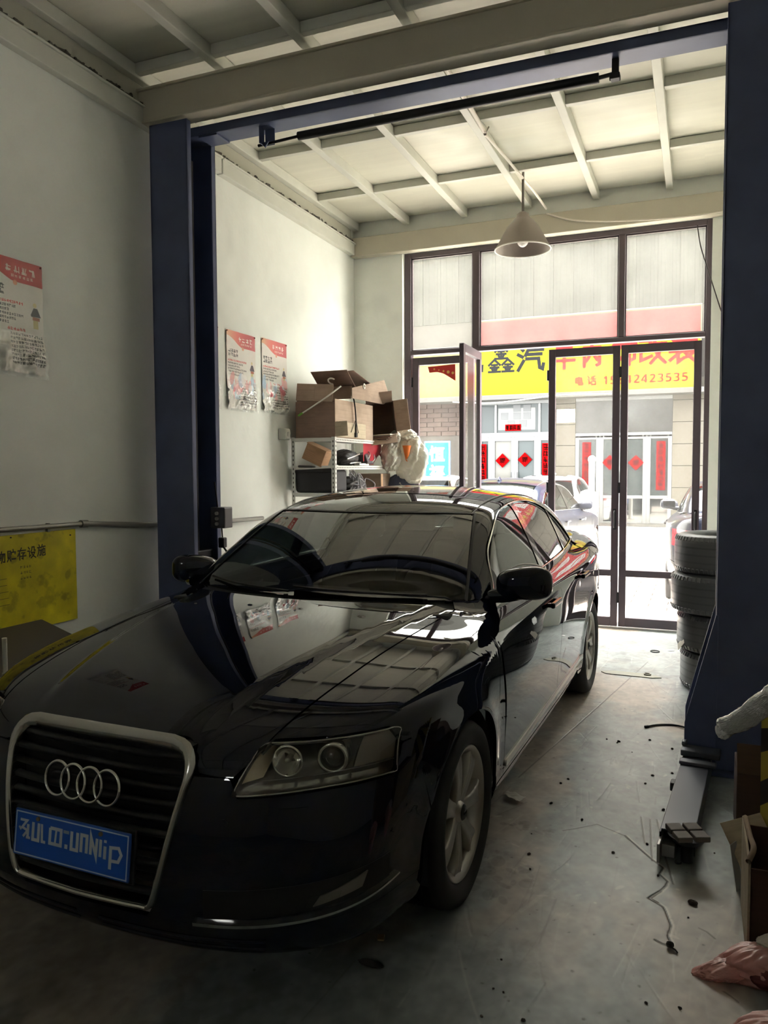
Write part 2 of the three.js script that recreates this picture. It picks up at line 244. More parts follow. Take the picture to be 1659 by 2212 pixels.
function doorLeaf(n, width, topY, place, turn, glass, low) { // hinge edge at x = 0, leaf along +x
  const d = struct('door_' + n); d.position.set(...place); d.rotation.y = turn;
  const s = 0.066, t = 0.022, B = 0.02, part = (name, x0, x1, y0, y1, tt = t) => M(name, span(x0, x1, y0, y1, -tt, tt, 0.005), leafFrame, d);
  part('stile', 0, s, B, topY); part('stile', width - s, width, B, topY);
  part('top_rail', s, width - s, topY - 0.078, topY); part('bottom_rail', s, width - s, B, 0.108); part('mid_rail', s, width - s, 0.502, 0.565);
  for (const [y0, y1] of [[0.108, 0.502], [0.565, topY - 0.078]]) M('pane', new THREE.PlaneGeometry(width - 2 * s, y1 - y0).translate(width / 2, (y0 + y1) / 2, 0), y0 < 0.2 ? low : glass, d);
  each('hinge', [0.3, 1.35, topY - 0.25].map((y) => new THREE.CylinderGeometry(0.011, 0.011, 0.1, 10).translate(-0.006, y, t)), blackSteel, d);
  M('handle', [bx(width - 0.033, 1.05, t + 0.005, 0.03, 0.2, 0.01), tube([[width - 0.033, 0.97, t + 0.01], [width - 0.033, 0.98, t + 0.04], [width - 0.033, 1.12, t + 0.04], [width - 0.033, 1.13, t + 0.01]], 0.007, 16)], blackSteel, d);
  return d;
}
doorLeaf(1, 0.66, 2.690, [-2.785, 0, ZF], 0, paneDusty, paneDusty);
doorLeaf(2, 0.67, 2.70, [-2.062, 0, ZF + 0.03], -Math.PI / 2 + 0.012, paneClean, paneClean);
doorLeaf(3, 0.668, 2.690, [-1.374, 0, ZF], 0, paneDusty, paneDusty);
doorLeaf(4, 0.703, 2.690, [-0.697, 0, ZF], 0, paneDusty, paneDusty);

// ------------------------------------------------------------------ the saloon car: one smooth body field, every panel is a patch of it
// car axes: x across, y up, s metres behind the nose (z = -s)
const halfW = spl([[0, 0.78], [0.3, 0.84], [0.6, 0.884], [0.95, 0.908], [1.4, 0.912], [2.5, 0.916], [3.4, 0.914], [3.8, 0.911], [4.2, 0.885], [4.6, 0.825], [4.93, 0.73]]);
const profY = spl([[0.12, 0.90], [0.2, 0.945], [0.28, 0.966], [0.4, 0.974], [0.55, 0.990], [0.68, 0.999], [0.8, 1.0], [1.1, 1.0]]);
const shoulderY = spl([[0.2, 0.77], [0.6, 0.80], [0.95, 0.83], [1.4, 0.875], [2.3, 0.905], [3.25, 0.932], [4.0, 0.955], [4.6, 0.955]]);
const noseY = spl([[0.15, 0.10], [0.2, 0.055], [0.28, 0.018], [0.36, 0.0], [0.5, 0.012], [0.62, 0.035], [0.72, 0.07], [0.78, 0.115], [0.85, 0.22], [0.95, 0.45], [1.02, 0.75]]);
const noseX = spl([[0, 0], [0.2, 0.008], [0.35, 0.026], [0.5, 0.065], [0.6, 0.11], [0.7, 0.18], [0.78, 0.27], [0.84, 0.38], [0.89, 0.55], [0.93, 0.8]]);
const topY = spl([[0.0, 0.70], [0.05, 0.74], [0.12, 0.785], [0.3, 0.852], [0.6, 0.915], [0.95, 0.962], [1.3, 0.994], [1.5, 1.01], [2.5, 1.04], [3.6, 1.075], [4.2, 1.09], [4.6, 1.09], [4.82, 1.075], [4.93, 1.05]]);
const tailY = spl([[0.15, 4.80], [0.25, 4.90], [0.4, 4.93], [0.6, 4.935], [0.8, 4.915], [0.95, 4.885], [1.05, 4.86], [1.1, 4.82]]);
const beltW = spl([[1.2, 0.74], [1.6, 0.806], [2.2, 0.822], [3.0, 0.82], [3.5, 0.80], [3.9, 0.762], [4.3, 0.68]]);
const roofY = spl([[1.6, 1.25], [1.8, 1.315], [1.95, 1.362], [2.1, 1.396], [2.3, 1.430], [2.6, 1.456], [2.85, 1.461], [3.1, 1.452], [3.4, 1.425], [3.7, 1.380], [4.0, 1.31]]);
const smax = (a, b, k) => (a + b + Math.sqrt((a - b) * (a - b) + k * k)) * 0.5;
const smin = (a, b, k) => -smax(-a, -b, k);
const hoodEdge = (s) => 0.30 + 0.33 * clamp((s - 0.12) / 1.35);
function bodyField(x, y, s) {
  const ax = Math.abs(x);
  const w = halfW(s);
  let arch = 0;
  for (const c of [0.955, 3.798]) { const r = Math.hypot(s - c, y - 0.325); arch = Math.max(arch, 0.010 * Math.exp(-(((r - 0.365) / 0.06) ** 2))); }
  let side = ax - w * profY(y) - arch;
  side = smax(side, (ax - w + 0.002 + (y - shoulderY(s)) * 0.95) * 0.725, 0.014);
  const ridge = 0.013 * sstep(hoodEdge(s) + 0.035, hoodEdge(s) - 0.02, ax) * sstep(0.1, 0.35, s);
  const top = (y - topY(s) - ridge + 0.068 * Math.pow(ax / 0.85, 2.3)) * 0.95;
  const nose = (noseY(y) + noseX(ax) - s) / (1 + 1.3 * sstep(0.5, 0.9, ax));
  const tail = (s - tailY(y) + 0.9 * noseX(ax * 0.97)) / (1 + 1.0 * sstep(0.5, 0.9, ax));
  let low = smax(side, top, 0.03);
  low = smax(low, nose, 0.035);
  low = smax(low, tail, 0.035);
  low = smax(low, 0.17 - y, 0.03);
  if (s < 1.1 || s > 4.55 || y < 0.85) return low;
  const dy = y - 0.95, gs = (ax - beltW(s) + 0.34 * dy + 0.25 * dy * Math.abs(dy)) * 0.92;
  const gr = (y - roofY(s) + 0.055 * Math.pow(ax / 0.58, 2.4)) * 0.97;
  const dw = y - 0.985, gw = (1.27 + 0.5 * ax * ax + 1.78 * dw + 0.36 * dw * dw - s) * 0.46;
  const gb = (s - (4.26 - 0.32 * ax * ax - 2.05 * (y - 1.085))) * 0.44;
  let g = smax(gs, gr, 0.035);
  g = smax(g, gw, 0.022);
  g = smax(g, gb, 0.03);
  return smin(low, g, 0.012);
}
function bodyNormal(x, y, s) { const e = 6e-4; return V(bodyField(x + e, y, s) - bodyField(x - e, y, s), bodyField(x, y + e, s) - bodyField(x, y - e, s), bodyField(x, y, s + e) - bodyField(x, y, s - e)).normalize(); }
function meetBody(o, d, far = 2.6) { // first point of the body along a ray that starts outside
  let t0 = 0, t1 = 0, step = 0.02;
  for (t1 = 0; t1 < far; t1 += step) { const f = bodyField(o[0] + d[0] * t1, o[1] + d[1] * t1, o[2] + d[2] * t1); if (f <= 0) break; t0 = t1; step = clamp(f * 0.5, 0.004, 0.08); }
  for (let i = 0; i < 26; i++) { const m = (t0 + t1) / 2; if (bodyField(o[0] + d[0] * m, o[1] + d[1] * m, o[2] + d[2] * m) > 0) t0 = m; else t1 = m; }
  return [o[0] + d[0] * t1, o[1] + d[1] * t1, o[2] + d[2] * t1];
}
const fromTop = (x, s) => meetBody([x, 1.7, s], [0, -1, 0]);
const fromSide = (y, s) => meetBody([1.3, y, s], [-1, 0, 0]);
const fromFront = (x, y) => meetBody([x, y, -0.3], [0, 0, 1]);
const fromBack = (x, y) => meetBody([x, y, 5.3], [0, 0, -1]);
const fromAxis = (th, y, sc = 0.95) => { const d = [Math.sin(th), 0, -Math.cos(th)]; return meetBody([d[0] * 1.5, y, sc + d[2] * 1.5], [-d[0], 0, -d[2]]); };
const radial = (px, py, s, ang) => { const d = [Math.cos(ang), Math.sin(ang), 0]; return meetBody([px + d[0] * 1.2, py + d[1] * 1.2, s], [-d[0], -d[1], 0]); };
// A patch of the body: point(u, v) gives a point on it; the edge is turned inwards so that joints between panels read as real gaps.
function patch(nu, nv, point, { off = 0, skirt = 0.014, gap = 0.0022 } = {}) {
  const pos = [], nor = [], uv = [], idx = [], e = (k, n) => k / n;
  const base = [], nrm = [];
  for (let j = 0; j <= nv; j++) for (let i = 0; i <= nu; i++) { const p = point(e(i, nu), e(j, nv)); base.push(V(...p)); nrm.push(bodyNormal(...p)); }
  const at2 = (i, j) => j * (nu + 1) + i;
  if (gap) { // draw the rim in by half a gap
    const moved = base.map((p) => p.clone());
    for (let j = 0; j <= nv; j++) for (let i = 0; i <= nu; i++) {
      const p = moved[at2(i, j)];
      const pull = (a) => { const d = base[a].clone().sub(base[at2(i, j)]); const l = d.length(); if (l > 1e-5) p.addScaledVector(d, Math.min(gap, l * 0.4) / l); };
      if (i === 0) pull(at2(1, j)); if (i === nu) pull(at2(nu - 1, j)); if (j === 0) pull(at2(i, 1)); if (j === nv) pull(at2(i, nv - 1));
    }
    moved.forEach((p, k) => base[k].copy(p));
  }
  base.forEach((p, k) => { const q = p.clone().addScaledVector(nrm[k], off); pos.push(q.x, q.y, -q.z); nor.push(nrm[k].x, nrm[k].y, -nrm[k].z); });
  for (let j = 0; j <= nv; j++) for (let i = 0; i <= nu; i++) uv.push(i / nu, j / nv);
  const P3 = (k) => V(pos[k * 3], pos[k * 3 + 1], pos[k * 3 + 2]), N3 = (k) => V(nor[k * 3], nor[k * 3 + 1], nor[k * 3 + 2]);
  const mid = at2(nu >> 1, nv >> 1), a0 = P3(mid), a1 = P3(at2((nu >> 1) + (nu > 1 ? 1 : 1), nv >> 1)), a2 = P3(at2(nu >> 1, (nv >> 1) + 1));
  const flip = a1.sub(a0).cross(a2.sub(a0)).dot(N3(mid)) < 0;
  const quad = (a, b, c, d) => (flip ? idx.push(a, c, b, b, c, d) : idx.push(a, b, c, b, d, c));
  for (let j = 0; j < nv; j++) for (let i = 0; i < nu; i++) quad(at2(i, j), at2(i + 1, j), at2(i, j + 1), at2(i + 1, j + 1));
  if (skirt) {
    const rim = []; for (let i = 0; i < nu; i++) rim.push(at2(i, 0)); for (let j = 0; j < nv; j++) rim.push(at2(nu, j)); for (let i = nu; i > 0; i--) rim.push(at2(i, nv)); for (let j = nv; j > 0; j--) rim.push(at2(0, j));
    const n0 = pos.length / 3, L = rim.length;
    rim.forEach((k, q) => {
      const p = P3(k), n = N3(k), along = P3(rim[(q + 1) % L]).sub(P3(rim[(q + L - 1) % L])).normalize(), out = along.cross(n).normalize(), sg = flip ? -1 : 1, low = p.clone().addScaledVector(n, -skirt);
      pos.push(p.x, p.y, p.z, low.x, low.y, low.z); for (let w = 0; w < 2; w++) { nor.push(out.x * sg, out.y * sg, out.z * sg); uv.push(0, 0); }
    });
    for (let q = 0; q < L; q++) { const a = n0 + q * 2, b = n0 + ((q + 1) % L) * 2; idx.push(a, a + 1, b, b, a + 1, b + 1); }
  }
  const g = new THREE.BufferGeometry();
  g.setAttribute('position', new THREE.Float32BufferAttribute(pos, 3)); g.setAttribute('normal', new THREE.Float32BufferAttribute(nor, 3)); g.setAttribute('uv', new THREE.Float32BufferAttribute(uv, 2)); g.setIndex(idx);
  return g;
}
function mirrorX(g) { // the same part for the other side of the car
  const q = (g.index ? g.toNonIndexed() : g).clone();
  for (const k of ['position', 'normal']) { const a = q.attributes[k]; for (let i = 0; i < a.count; i++) a.setX(i, -a.getX(i)); }
  for (const k of ['position', 'normal', 'uv']) { const a = q.attributes[k]; if (!a) continue; const n = a.itemSize; for (let i = 0; i < a.count; i += 3) for (let c = 0; c < n; c++) { const t = a.array[(i + 1) * n + c]; a.array[(i + 1) * n + c] = a.array[(i + 2) * n + c]; a.array[(i + 2) * n + c] = t; } }
  return q;
}
// outline curves of the car in (s, y), (x, y) or (x, s)
const dloTop = spl([[1.66, 1.002], [1.72, 1.062], [1.8, 1.13], [1.92, 1.205], [2.1, 1.287], [2.3, 1.343], [2.6, 1.374], [2.9, 1.375], [3.2, 1.345], [3.5, 1.266], [3.75, 1.155], [3.92, 1.068]]);
const dloLow = spl([[1.66, 0.997], [2.6, 1.018], [3.5, 1.045], [3.92, 1.062]]);
const screenEdge = (s) => 0.70 - 0.145 * clamp((s - 1.52) / 0.585);
const rearEdge = (s) => lerp(0.545, 0.60, clamp((s - 3.45) / 0.75));
const archR = 0.366, arcY = (s, c) => 0.325 + Math.sqrt(Math.max(0, archR * archR - (s - c) * (s - c)));
const hoodX = spl([[0.1, 0.468], [0.2, 0.526], [0.5, 0.58], [0.845, 0.617], [1.5, 0.686]]);
const doorFront = spl([[0.26, 1.49], [0.42, 1.475], [0.6, 1.44], [0.8, 1.372], [0.91, 1.345], [1.0, 1.50]]);
const archDoor = (y) => (y < 0.325 ? 3.43 : y < 0.56 ? 3.798 - Math.sqrt(Math.max(0, archR * archR - (y - 0.325) ** 2)) : spl([[0.56, 3.517], [0.7, 3.6], [0.85, 3.70], [0.95, 3.77], [1.06, 3.84]])(y));
const bumperEnd = (y) => (y < 0.325 ? 0.589 : y < 0.47 ? 0.955 - Math.sqrt(Math.max(0, archR * archR - (y - 0.325) ** 2)) : lerp(0.619, 0.52, clamp((y - 0.47) / 0.265)));
const grilleEdge = spl([[0.30, 0.235], [0.34, 0.262], [0.56, 0.320], [0.70, 0.352], [0.735, 0.345], [0.765, 0.315], [0.785, 0.27]]);

function plateTexture() {
  return canvasTex(512, 164, (c, W, H) => {
    c.fillStyle = '#1558b8'; c.fillRect(0, 0, W, H); c.strokeStyle = '#c9d2da'; c.lineWidth = 5; c.strokeRect(5, 5, W - 10, H - 10);
    c.strokeStyle = '#bfc4c8'; c.lineCap = 'butt';
    const L = (w, ...pts) => { c.lineWidth = w; c.beginPath(); pts.forEach(([x, y], i) => (i ? c.lineTo(x, y) : c.moveTo(x, y))); c.stroke(); };
    L(10, [24, 34], [56, 34], [34, 62], [60, 70], [40, 96]); L(9, [20, 60], [30, 72]); L(12, [62, 46], [62, 98]); L(10, [54, 96], [74, 96]); // first mark
    L(13, [86, 34], [86, 98], [112, 98], [112, 34]); L(11, [126, 34], [130, 98], [146, 98]);
    L(13, [166, 40], [166, 96], [216, 96], [216, 40], [166, 40]); L(9, [194, 40], [190, 96]); c.fillStyle = '#8d9aa4'; c.fillRect(226, 36, 26, 12); c.fillStyle = '#bfc4c8'; c.fillRect(234, 86, 14, 16);
    L(13, [264, 34], [264, 98], [290, 98], [290, 34]); L(13, [308, 100], [308, 38], [332, 38], [332, 100]); L(12, [350, 100], [350, 38], [374, 100], [376, 38]); L(12, [392, 38], [392, 100]);
    L(13, [412, 58], [412, 104]); c.fillRect(406, 36, 12, 10);
    L(13, [436, 52], [436, 134]); L(12, [436, 58], [470, 54], [482, 76], [470, 102], [436, 104]);
  });
}
const paintBlack = P(new THREE.Color(0.003, 0.0042, 0.013), 0.30, { clearcoat: 1, clearcoatRoughness: 0.012, specularIntensity: 0 });
const chrome = S(0xd8d6d2, 0.10, { metalness: 1 });
const satinChrome = S(0xb9b5ae, 0.28, { metalness: 1 });
const alloy = S(0xa9a49c, 0.34, { metalness: 0.85 });
const rubber = S(0x17181a, 0.72);
const blackPlastic = S(0x0d0e10, 0.5);
const glossBlack = P(0x08090b, 0.12, { clearcoat: 1 });
const slatMat = S(0x0b0c0e, 0.38);
const carGlass = P(0x6a7370, 0.02, { transmission: 1, ior: 2.0 });
const sideGlass = P(0x4b524f, 0.02, { transmission: 1, ior: 1.52 });
const lampGlass = P(0xf4f5f2, 0.02, { transmission: 1, ior: 1.5 });
const trimCloth = S(0x2b2a2c, 0.9), shadeCloth = S(0x75696a, 0.95), beige = S(0x6e665c, 0.7), redLens = P(0x9c0a10, 0.12, { clearcoat: 1 });

function buildCar(label) {
  const car = thing('sedan', label, 'car');
  const one = (name, geo, mat, parent = car) => M(name, geo, mat, parent);
  const both = (name, geo, mat, parent = car) => { const g = Array.isArray(geo) ? merged(geo) : geo; return [M(name, g, mat, parent), M(name, mirrorX(g), mat, parent)]; };
  // --- bonnet: rays turn from level at the nose to upright at the screen
  const hoodLow = spl([[0, 0.789], [0.27, 0.789], [0.31, 0.78], [0.345, 0.745], [0.365, 0.708], [0.55, 0.70]]);
  const pivot = [1.0, 0.35];
  const hoodPoint = (u, v) => {
    const xf = (u * 2 - 1), axf = Math.abs(xf), wFront = 0.468;
    const yl = hoodLow(axf * wFront), sl = noseY(yl) + noseX(axf * wFront);
    const sb = 1.23 + 0.5 * (axf * 0.686) ** 2;
    const a0 = Math.atan2(yl - pivot[1], pivot[0] - sl), a1 = Math.atan2(1.0 - pivot[1], pivot[0] - sb), ang = lerp(a0, a1, Math.pow(v, 0.92));
    const d = [0, Math.sin(ang), -Math.cos(ang)];
    let x = xf * wFront, p;
    for (let k = 0; k < 3; k++) { p = meetBody([x, pivot[1] + d[1] * 1.3, pivot[0] + d[2] * 1.3], [0, -d[1], -d[2]]); x = xf * (v < 0.02 ? wFront : hoodX(p[2])); }
    return p;
  };
  one('bonnet', patch(64, 48, hoodPoint), paintBlack);
  // --- bumper: skirt below, sides beside the grille
  const thG = (y) => Math.atan2(grilleEdge(y), 0.95 - (noseY(y) + noseX(grilleEdge(y))));
  const thE = (y) => { const s = bumperEnd(y), w = halfW(s) * profY(y); return Math.atan2(w, 0.95 - s); };
  const topOfBumper = lin([[0.30, 0.698], [0.505, 0.698], [0.513, 0.650], [0.54, 0.649], [0.78, 0.662], [1.0, 0.658], [1.035, 0.70], [1.05, 0.737], [1.3, 0.737]]);
  const sidePatch = patch(40, 22, (u, v) => { let y = 0.46, th; for (let k = 0; k < 3; k++) { th = lerp(thG(y), thE(y), u); y = lerp(0.30, topOfBumper(th), v); } return fromAxis(th, y); }, { gap: 0.001 });
  const skirtPatch = patch(56, 8, (u, v) => { const y = lerp(0.175, 0.30, v), e = thE(y); return fromAxis(lerp(-e, e, u), y); }, { gap: 0.0005 });
  const bump = one('front_bumper', [sidePatch, mirrorX(sidePatch), skirtPatch], paintBlack);
  both('lower_intake', patch(18, 5, (u, v) => { const th = lerp(0.43, 0.98, u), lo = 0.322 + 0.035 * u, hi = lerp(0.405, 0.43, u); return fromAxis(th, lerp(lo, hi, v)); }, { off: 0.002, skirt: 0.006, gap: 0 }), blackPlastic, bump);
  both('fog_lamp', [patch(12, 5, (u, v) => { const th = lerp(0.725, 0.87, u) + 0.02 * v, lo = lerp(0.352, 0.372, u), hi = lerp(0.378, 0.412, u); return fromAxis(th, lerp(lo, hi, v)); }, { off: 0.006, skirt: 0.01, gap: 0 })], S(0x8a857e, 0.35, { metalness: 0.7 }), bump);
  both('fog_lens', patch(6, 4, (u, v) => { const th = lerp(0.70, 0.79, u) + 0.015 * v; return fromAxis(th, lerp(0.345, 0.383, v)); }, { off: 0.0085, skirt: 0.004, gap: 0 }), lampGlass, bump);
  both('intake_strip', patch(30, 2, (u, v) => { const th = lerp(0.40, 1.02, u); return fromAxis(th, 0.303 + 0.045 * u * u + 0.011 * v * (1 - 0.5 * u)); }, { off: 0.011, skirt: 0.014, gap: 0 }), chrome, bump);
  for (const y of [0.245, 0.215]) both('intake_fin', patch(16, 1, (u, v) => { const th = lerp(0.05, 0.6, u); return fromAxis(th, y + 0.006 * v); }, { off: 0.004, skirt: 0.006, gap: 0 }), blackPlastic, bump);
  both('parking_sensor', (() => { const p = fromFront(0.46, 0.585), n = bodyNormal(...p), g = new THREE.CylinderGeometry(0.011, 0.011, 0.004, 20); g.applyQuaternion(new THREE.Quaternion().setFromUnitVectors(V(0, 1, 0), V(n.x, n.y, -n.z))); return g.translate(p[0], p[1], -p[2] + 0.001); })(), paintBlack, bump);
  both('washer_cap', patch(4, 3, (u, v) => { const p = fromFront(lerp(0.60, 0.665, u), lerp(0.596, 0.622, v)); return p; }, { off: 0.0015, skirt: 0.004, gap: 0 }), paintBlack, bump);
  // --- grille
  {
    const grille = new THREE.Group(); grille.name = 'grille'; car.add(grille);
    const outline = []; const yb = 0.335, yt = 0.772;
    const edge = spl([[yb, 0.245], [0.345, 0.258], [0.40, 0.277], [0.56, 0.313], [0.69, 0.338], [0.725, 0.336], [0.75, 0.322], [0.765, 0.300], [yt, 0.262]]);
    const ys = []; for (let i = 0; i <= 28; i++) ys.push(lerp(yb, yt, Math.sin((i / 28 - 0.5) * Math.PI) * 0.5 + 0.5));
    for (const y of ys) outline.push([edge(y), y]);
    for (let i = 1; i < 24; i++) outline.push([lerp(0.262, -0.262, i / 24), yt + 0.003 * Math.sin(Math.PI * i / 24)]);
    for (const y of [...ys].reverse()) outline.push([-edge(y), y]);
    for (let i = 1; i < 24; i++) outline.push([lerp(-0.245, 0.245, i / 24), yb - 0.004 * Math.sin(Math.PI * i / 24)]);
    const cy = 0.57, n = outline.length, prof = [[0.016, 0.006], [0.012, -0.008], [0.002, -0.013], [-0.010, -0.009], [-0.016, 0.004], [-0.017, 0.05]];
    const pos = [], idx = [];
    outline.forEach(([x, y], k) => {
      const [xa, ya] = outline[(k + n - 1) % n], [xb, yb2] = outline[(k + 1) % n], tx = xb - xa, ty = yb2 - ya, l = Math.hypot(tx, ty), nx = ty / l, ny = -tx / l;
      const wide = lerp(0.62, 1.5, sstep(0.66, 0.77, y)), s0 = noseY(y) + noseX(Math.abs(x)) * 0.95;
      for (const [o, d] of prof) pos.push(x + nx * o * wide, y + ny * o * wide, -(s0 + d));
    });
    const m = prof.length; for (let k = 0; k < n; k++) for (let j = 0; j < m - 1; j++) { const a = k * m + j, b = ((k + 1) % n) * m + j; idx.push(a, b, a + 1, b, b + 1, a + 1); }
    const g = new THREE.BufferGeometry(); g.setAttribute('position', new THREE.Float32BufferAttribute(pos, 3)); g.setIndex(idx); g.computeVertexNormals();
    M('grille_frame', g, S(0xcfccc6, 0.16, { metalness: 1 }), grille);
    M('grille_back', plain(-0.33, 0.33, 0.34, 0.77, -0.16, -0.12), blackPlastic, grille);
    for (let i = 0; i < 10; i++) {
      const y = 0.735 - i * 0.0405; const w = edge(y) - 0.012, pts = [], sec = [[-0.008, 0], [-0.009, 0.012], [0.006, 0.02], [0.010, 0.012], [0.006, -0.004]];
      const ps = [], id = [], K = 16; for (let k = 0; k <= K; k++) { const x = lerp(-w, w, k / K), s0 = noseY(y) + noseX(Math.abs(x)) + 0.012; for (const [a, b] of sec) ps.push(x, y + a, -(s0 + b)); }
      for (let k = 0; k < K; k++) for (let j = 0; j < 5; j++) { const a = k * 5 + j, b = k * 5 + (j + 1) % 5; id.push(a, b, a + 5, b, b + 5, a + 5); }
      const q = new THREE.BufferGeometry(); q.setAttribute('position', new THREE.Float32BufferAttribute(ps, 3)); q.setIndex(id); q.computeVertexNormals(); M('grille_slat', q, slatMat, grille);
    }
    const ring = new THREE.TorusGeometry(0.0465, 0.0046, 12, 40); ring.scale(1, 1.06, 1.3);
    for (let k = 0; k < 4; k++) { const x = (k - 1.5) * 0.0635, y = 0.645; M('emblem_ring', at(ring.clone(), x, y, -(noseY(y) + noseX(Math.abs(x)) - 0.016), -0.18), chrome, grille); }
    M('emblem_mount', at(rb(0.26, 0.02, 0.02, 0.004), 0, 0.645, -(noseY(0.645) + 0.005), -0.18), blackPlastic, grille);
    const plate = new THREE.Group(); plate.name = 'number_plate'; car.add(plate); plate.position.set(0, 0.484, -(noseY(0.484) - 0.03)); plate.rotation.x = -0.12;
    M('plate_board', rb(0.44, 0.134, 0.008, 0.003), S(0x1b4fa0, 0.45), plate);
    M('plate_print', new THREE.PlaneGeometry(0.434, 0.128).translate(0, 0, 0.0046), S(0xffffff, 0.5, { map: plateTexture() }), plate);
    each('plate_bolt', [-0.125, 0.115].map((x) => at(new THREE.CylinderGeometry(0.006, 0.007, 0.006, 12), x, 0.05, 0.006, Math.PI / 2)), S(0x8a7a60, 0.4, { metalness: 0.8 }), plate);
    M('plate_holder', rb(0.46, 0.15, 0.012, 0.005).translate(0, 0, -0.012), blackPlastic, plate);
  }
  // --- headlamps
  for (const sd of [1, -1]) {
    const lamp = new THREE.Group(); lamp.name = 'headlamp'; car.add(lamp);
    const put = (name, geo, mat) => { const g = Array.isArray(geo) ? merged(geo) : geo; return M(name, sd > 0 ? g : mirrorX(g), mat, lamp); };
    const lowE = spl([[0.462, 0.650], [0.50, 0.650], [0.694, 0.664], [0.78, 0.664], [0.838, 0.660]]);
    const hp = (u, v) => { const xb = lerp(0.465, 0.836, u), xt = lerp(0.510, 0.829, u); const yb = lowE(xb), yt = lerp(0.782, 0.786, u) - 0.012 * sstep(0.06, 0, u) - 0.01 * sstep(0.96, 1, u); const x = lerp(xb, xt, v), y = lerp(yb, yt, v); return fromFront(x, y); };
    put('lens', patch(30, 10, hp, { off: 0.0005, skirt: 0.012, gap: 0.002 }), lampGlass);
    put('housing', patch(24, 8, (u, v) => { const p = hp(0.015 + u * 0.97, 0.03 + v * 0.94); const d = 0.085 * sstep(0, 0.1, u) * sstep(1, 0.9, u) * sstep(0, 0.12, v) * sstep(1, 0.9, v); return [p[0] - d * 0.25, p[1], p[2] + d]; }, { off: -0.012, skirt: 0, gap: 0 }), S(0x625d58, 0.3, { metalness: 0.75 }));
    const face = (g, x, y, s, turn = 0.28) => { g.rotateX(Math.PI / 2); g.rotateY(turn); return g.translate(x, y, -s); };
    { const e = []; for (let k = 0; k < 24; k++) e.push([k / 24, 0.0]); for (let k = 0; k < 10; k++) e.push([1, k / 10]); for (let k = 24; k > 0; k--) e.push([k / 24, 1]); for (let k = 10; k > 0; k--) e.push([0, k / 10]); put('lens_edge', tube(e.map(([u, v]) => { const p = hp(lerp(0.012, 0.988, u), lerp(0.03, 0.97, v)); return [p[0], p[1], -p[2] - 0.004]; }), 0.0022, 160, true, 6), S(0xb4ada2, 0.3, { metalness: 0.5 })); }
    put('reflector', face(lathe([[0.008, -0.04], [0.026, -0.03], [0.036, -0.010], [0.040, 0.006], [0.044, 0.010], [0.046, 0.003]], 36), 0.582, 0.730, 0.225), chrome);
    put('bulb', [face(lathe([[0, 0.006], [0.007, 0.005], [0.009, 0], [0.009, -0.03]], 16), 0.582, 0.730, 0.225)], satinChrome);
    put('projector_ring', face(lathe([[0.036, 0.012], [0.041, 0.016], [0.046, 0.011], [0.047, -0.004], [0.051, -0.010], [0.051, -0.03], [0.053, -0.034], [0.053, -0.06]], 40), 0.684, 0.726, 0.31, 0.3), chrome);
    put('projector_lens', face(lathe([[0, 0.018], [0.012, 0.016], [0.025, 0.009], [0.036, -0.006], [0.036, -0.05]], 36), 0.684, 0.726, 0.31, 0.3), P(0x141a1a, 0.04, { clearcoat: 1 }));
    put('bezel', patch(26, 2, (u, v) => { const p = hp(lerp(0.06, 0.97, u), lerp(0.25, 0.30, v)); return [p[0], p[1], p[2] + 0.03 - 0.02 * v]; }, { off: -0.008, skirt: 0.02, gap: 0 }), satinChrome);
    for (let k = 0; k < 5; k++) put('running_light', patch(6, 3, (u, v) => { const p = hp(lerp(0.10 + k * 0.165, 0.245 + k * 0.165, u), lerp(0.07, 0.20, v)); const b = 0.010 * Math.sin(Math.PI * u) * Math.sin(Math.PI * v); return [p[0], p[1], p[2] + 0.016 - b]; }, { off: -0.006, skirt: 0.008, gap: 0.001 }), P(0xb9b6b0, 0.12, { metalness: 0.7, clearcoat: 1 }));
    put('side_reflector', patch(5, 6, (u, v) => { const p = hp(lerp(0.03, 0.12, u), lerp(0.25, 0.9, v)); return [p[0], p[1], p[2] + 0.012 + 0.05 * u]; }, { off: -0.006, skirt: 0.006, gap: 0 }), S(0x9c8c74, 0.4, { metalness: 0.5 }));
    put('lamp_bulkhead', patch(8, 6, (u, v) => { const p = hp(lerp(0.76, 0.97, u), lerp(0.32, 0.95, v)); return [p[0], p[1], p[2] + 0.02]; }, { off: -0.006, skirt: 0.01, gap: 0 }), S(0x7d746e, 0.3, { metalness: 0.7 }));
  }
  // --- front wings, doors, rear quarters
  const polar = (px, py, p) => Math.atan2(p[1] - py, p[0] - px);
  const wingLow = (s) => (s < 0.452 ? 0.788 : s < 0.466 ? lerp(0.788, 0.738, (s - 0.452) / 0.014) : s < 0.52 ? 0.738 : s < 0.625 ? lerp(0.735, 0.47, (s - 0.52) / 0.105) : s < 1.321 ? arcY(s, 0.955) : lerp(0.325, 0.262, sstep(1.321, 1.36, s)));
  const wingEnd = spl([[0, 1.49], [0.2, 1.475], [0.4, 1.43], [0.6, 1.372], [0.76, 1.345], [0.87, 1.41], [1, 1.49]]);
  both('front_wing', patch(110, 26, (u, v) => {
    const s = lerp(0.178, wingEnd(v), u), lo = wingLow(s), q0 = fromSide(lo, s), q = s < 0.3 && q0[0] < hoodX(s) + 0.008 ? fromTop(hoodX(s) + 0.008, s) : q0, pl = [q[0], q[1]], xh = hoodX(s), pu = fromTop(xh + 0.003, s);
    const a0 = polar(0.35, 0.5, pl), a1 = polar(0.35, 0.5, pu); return radial(0.35, 0.5, s, lerp(a0, a1, v));
  }), paintBlack);
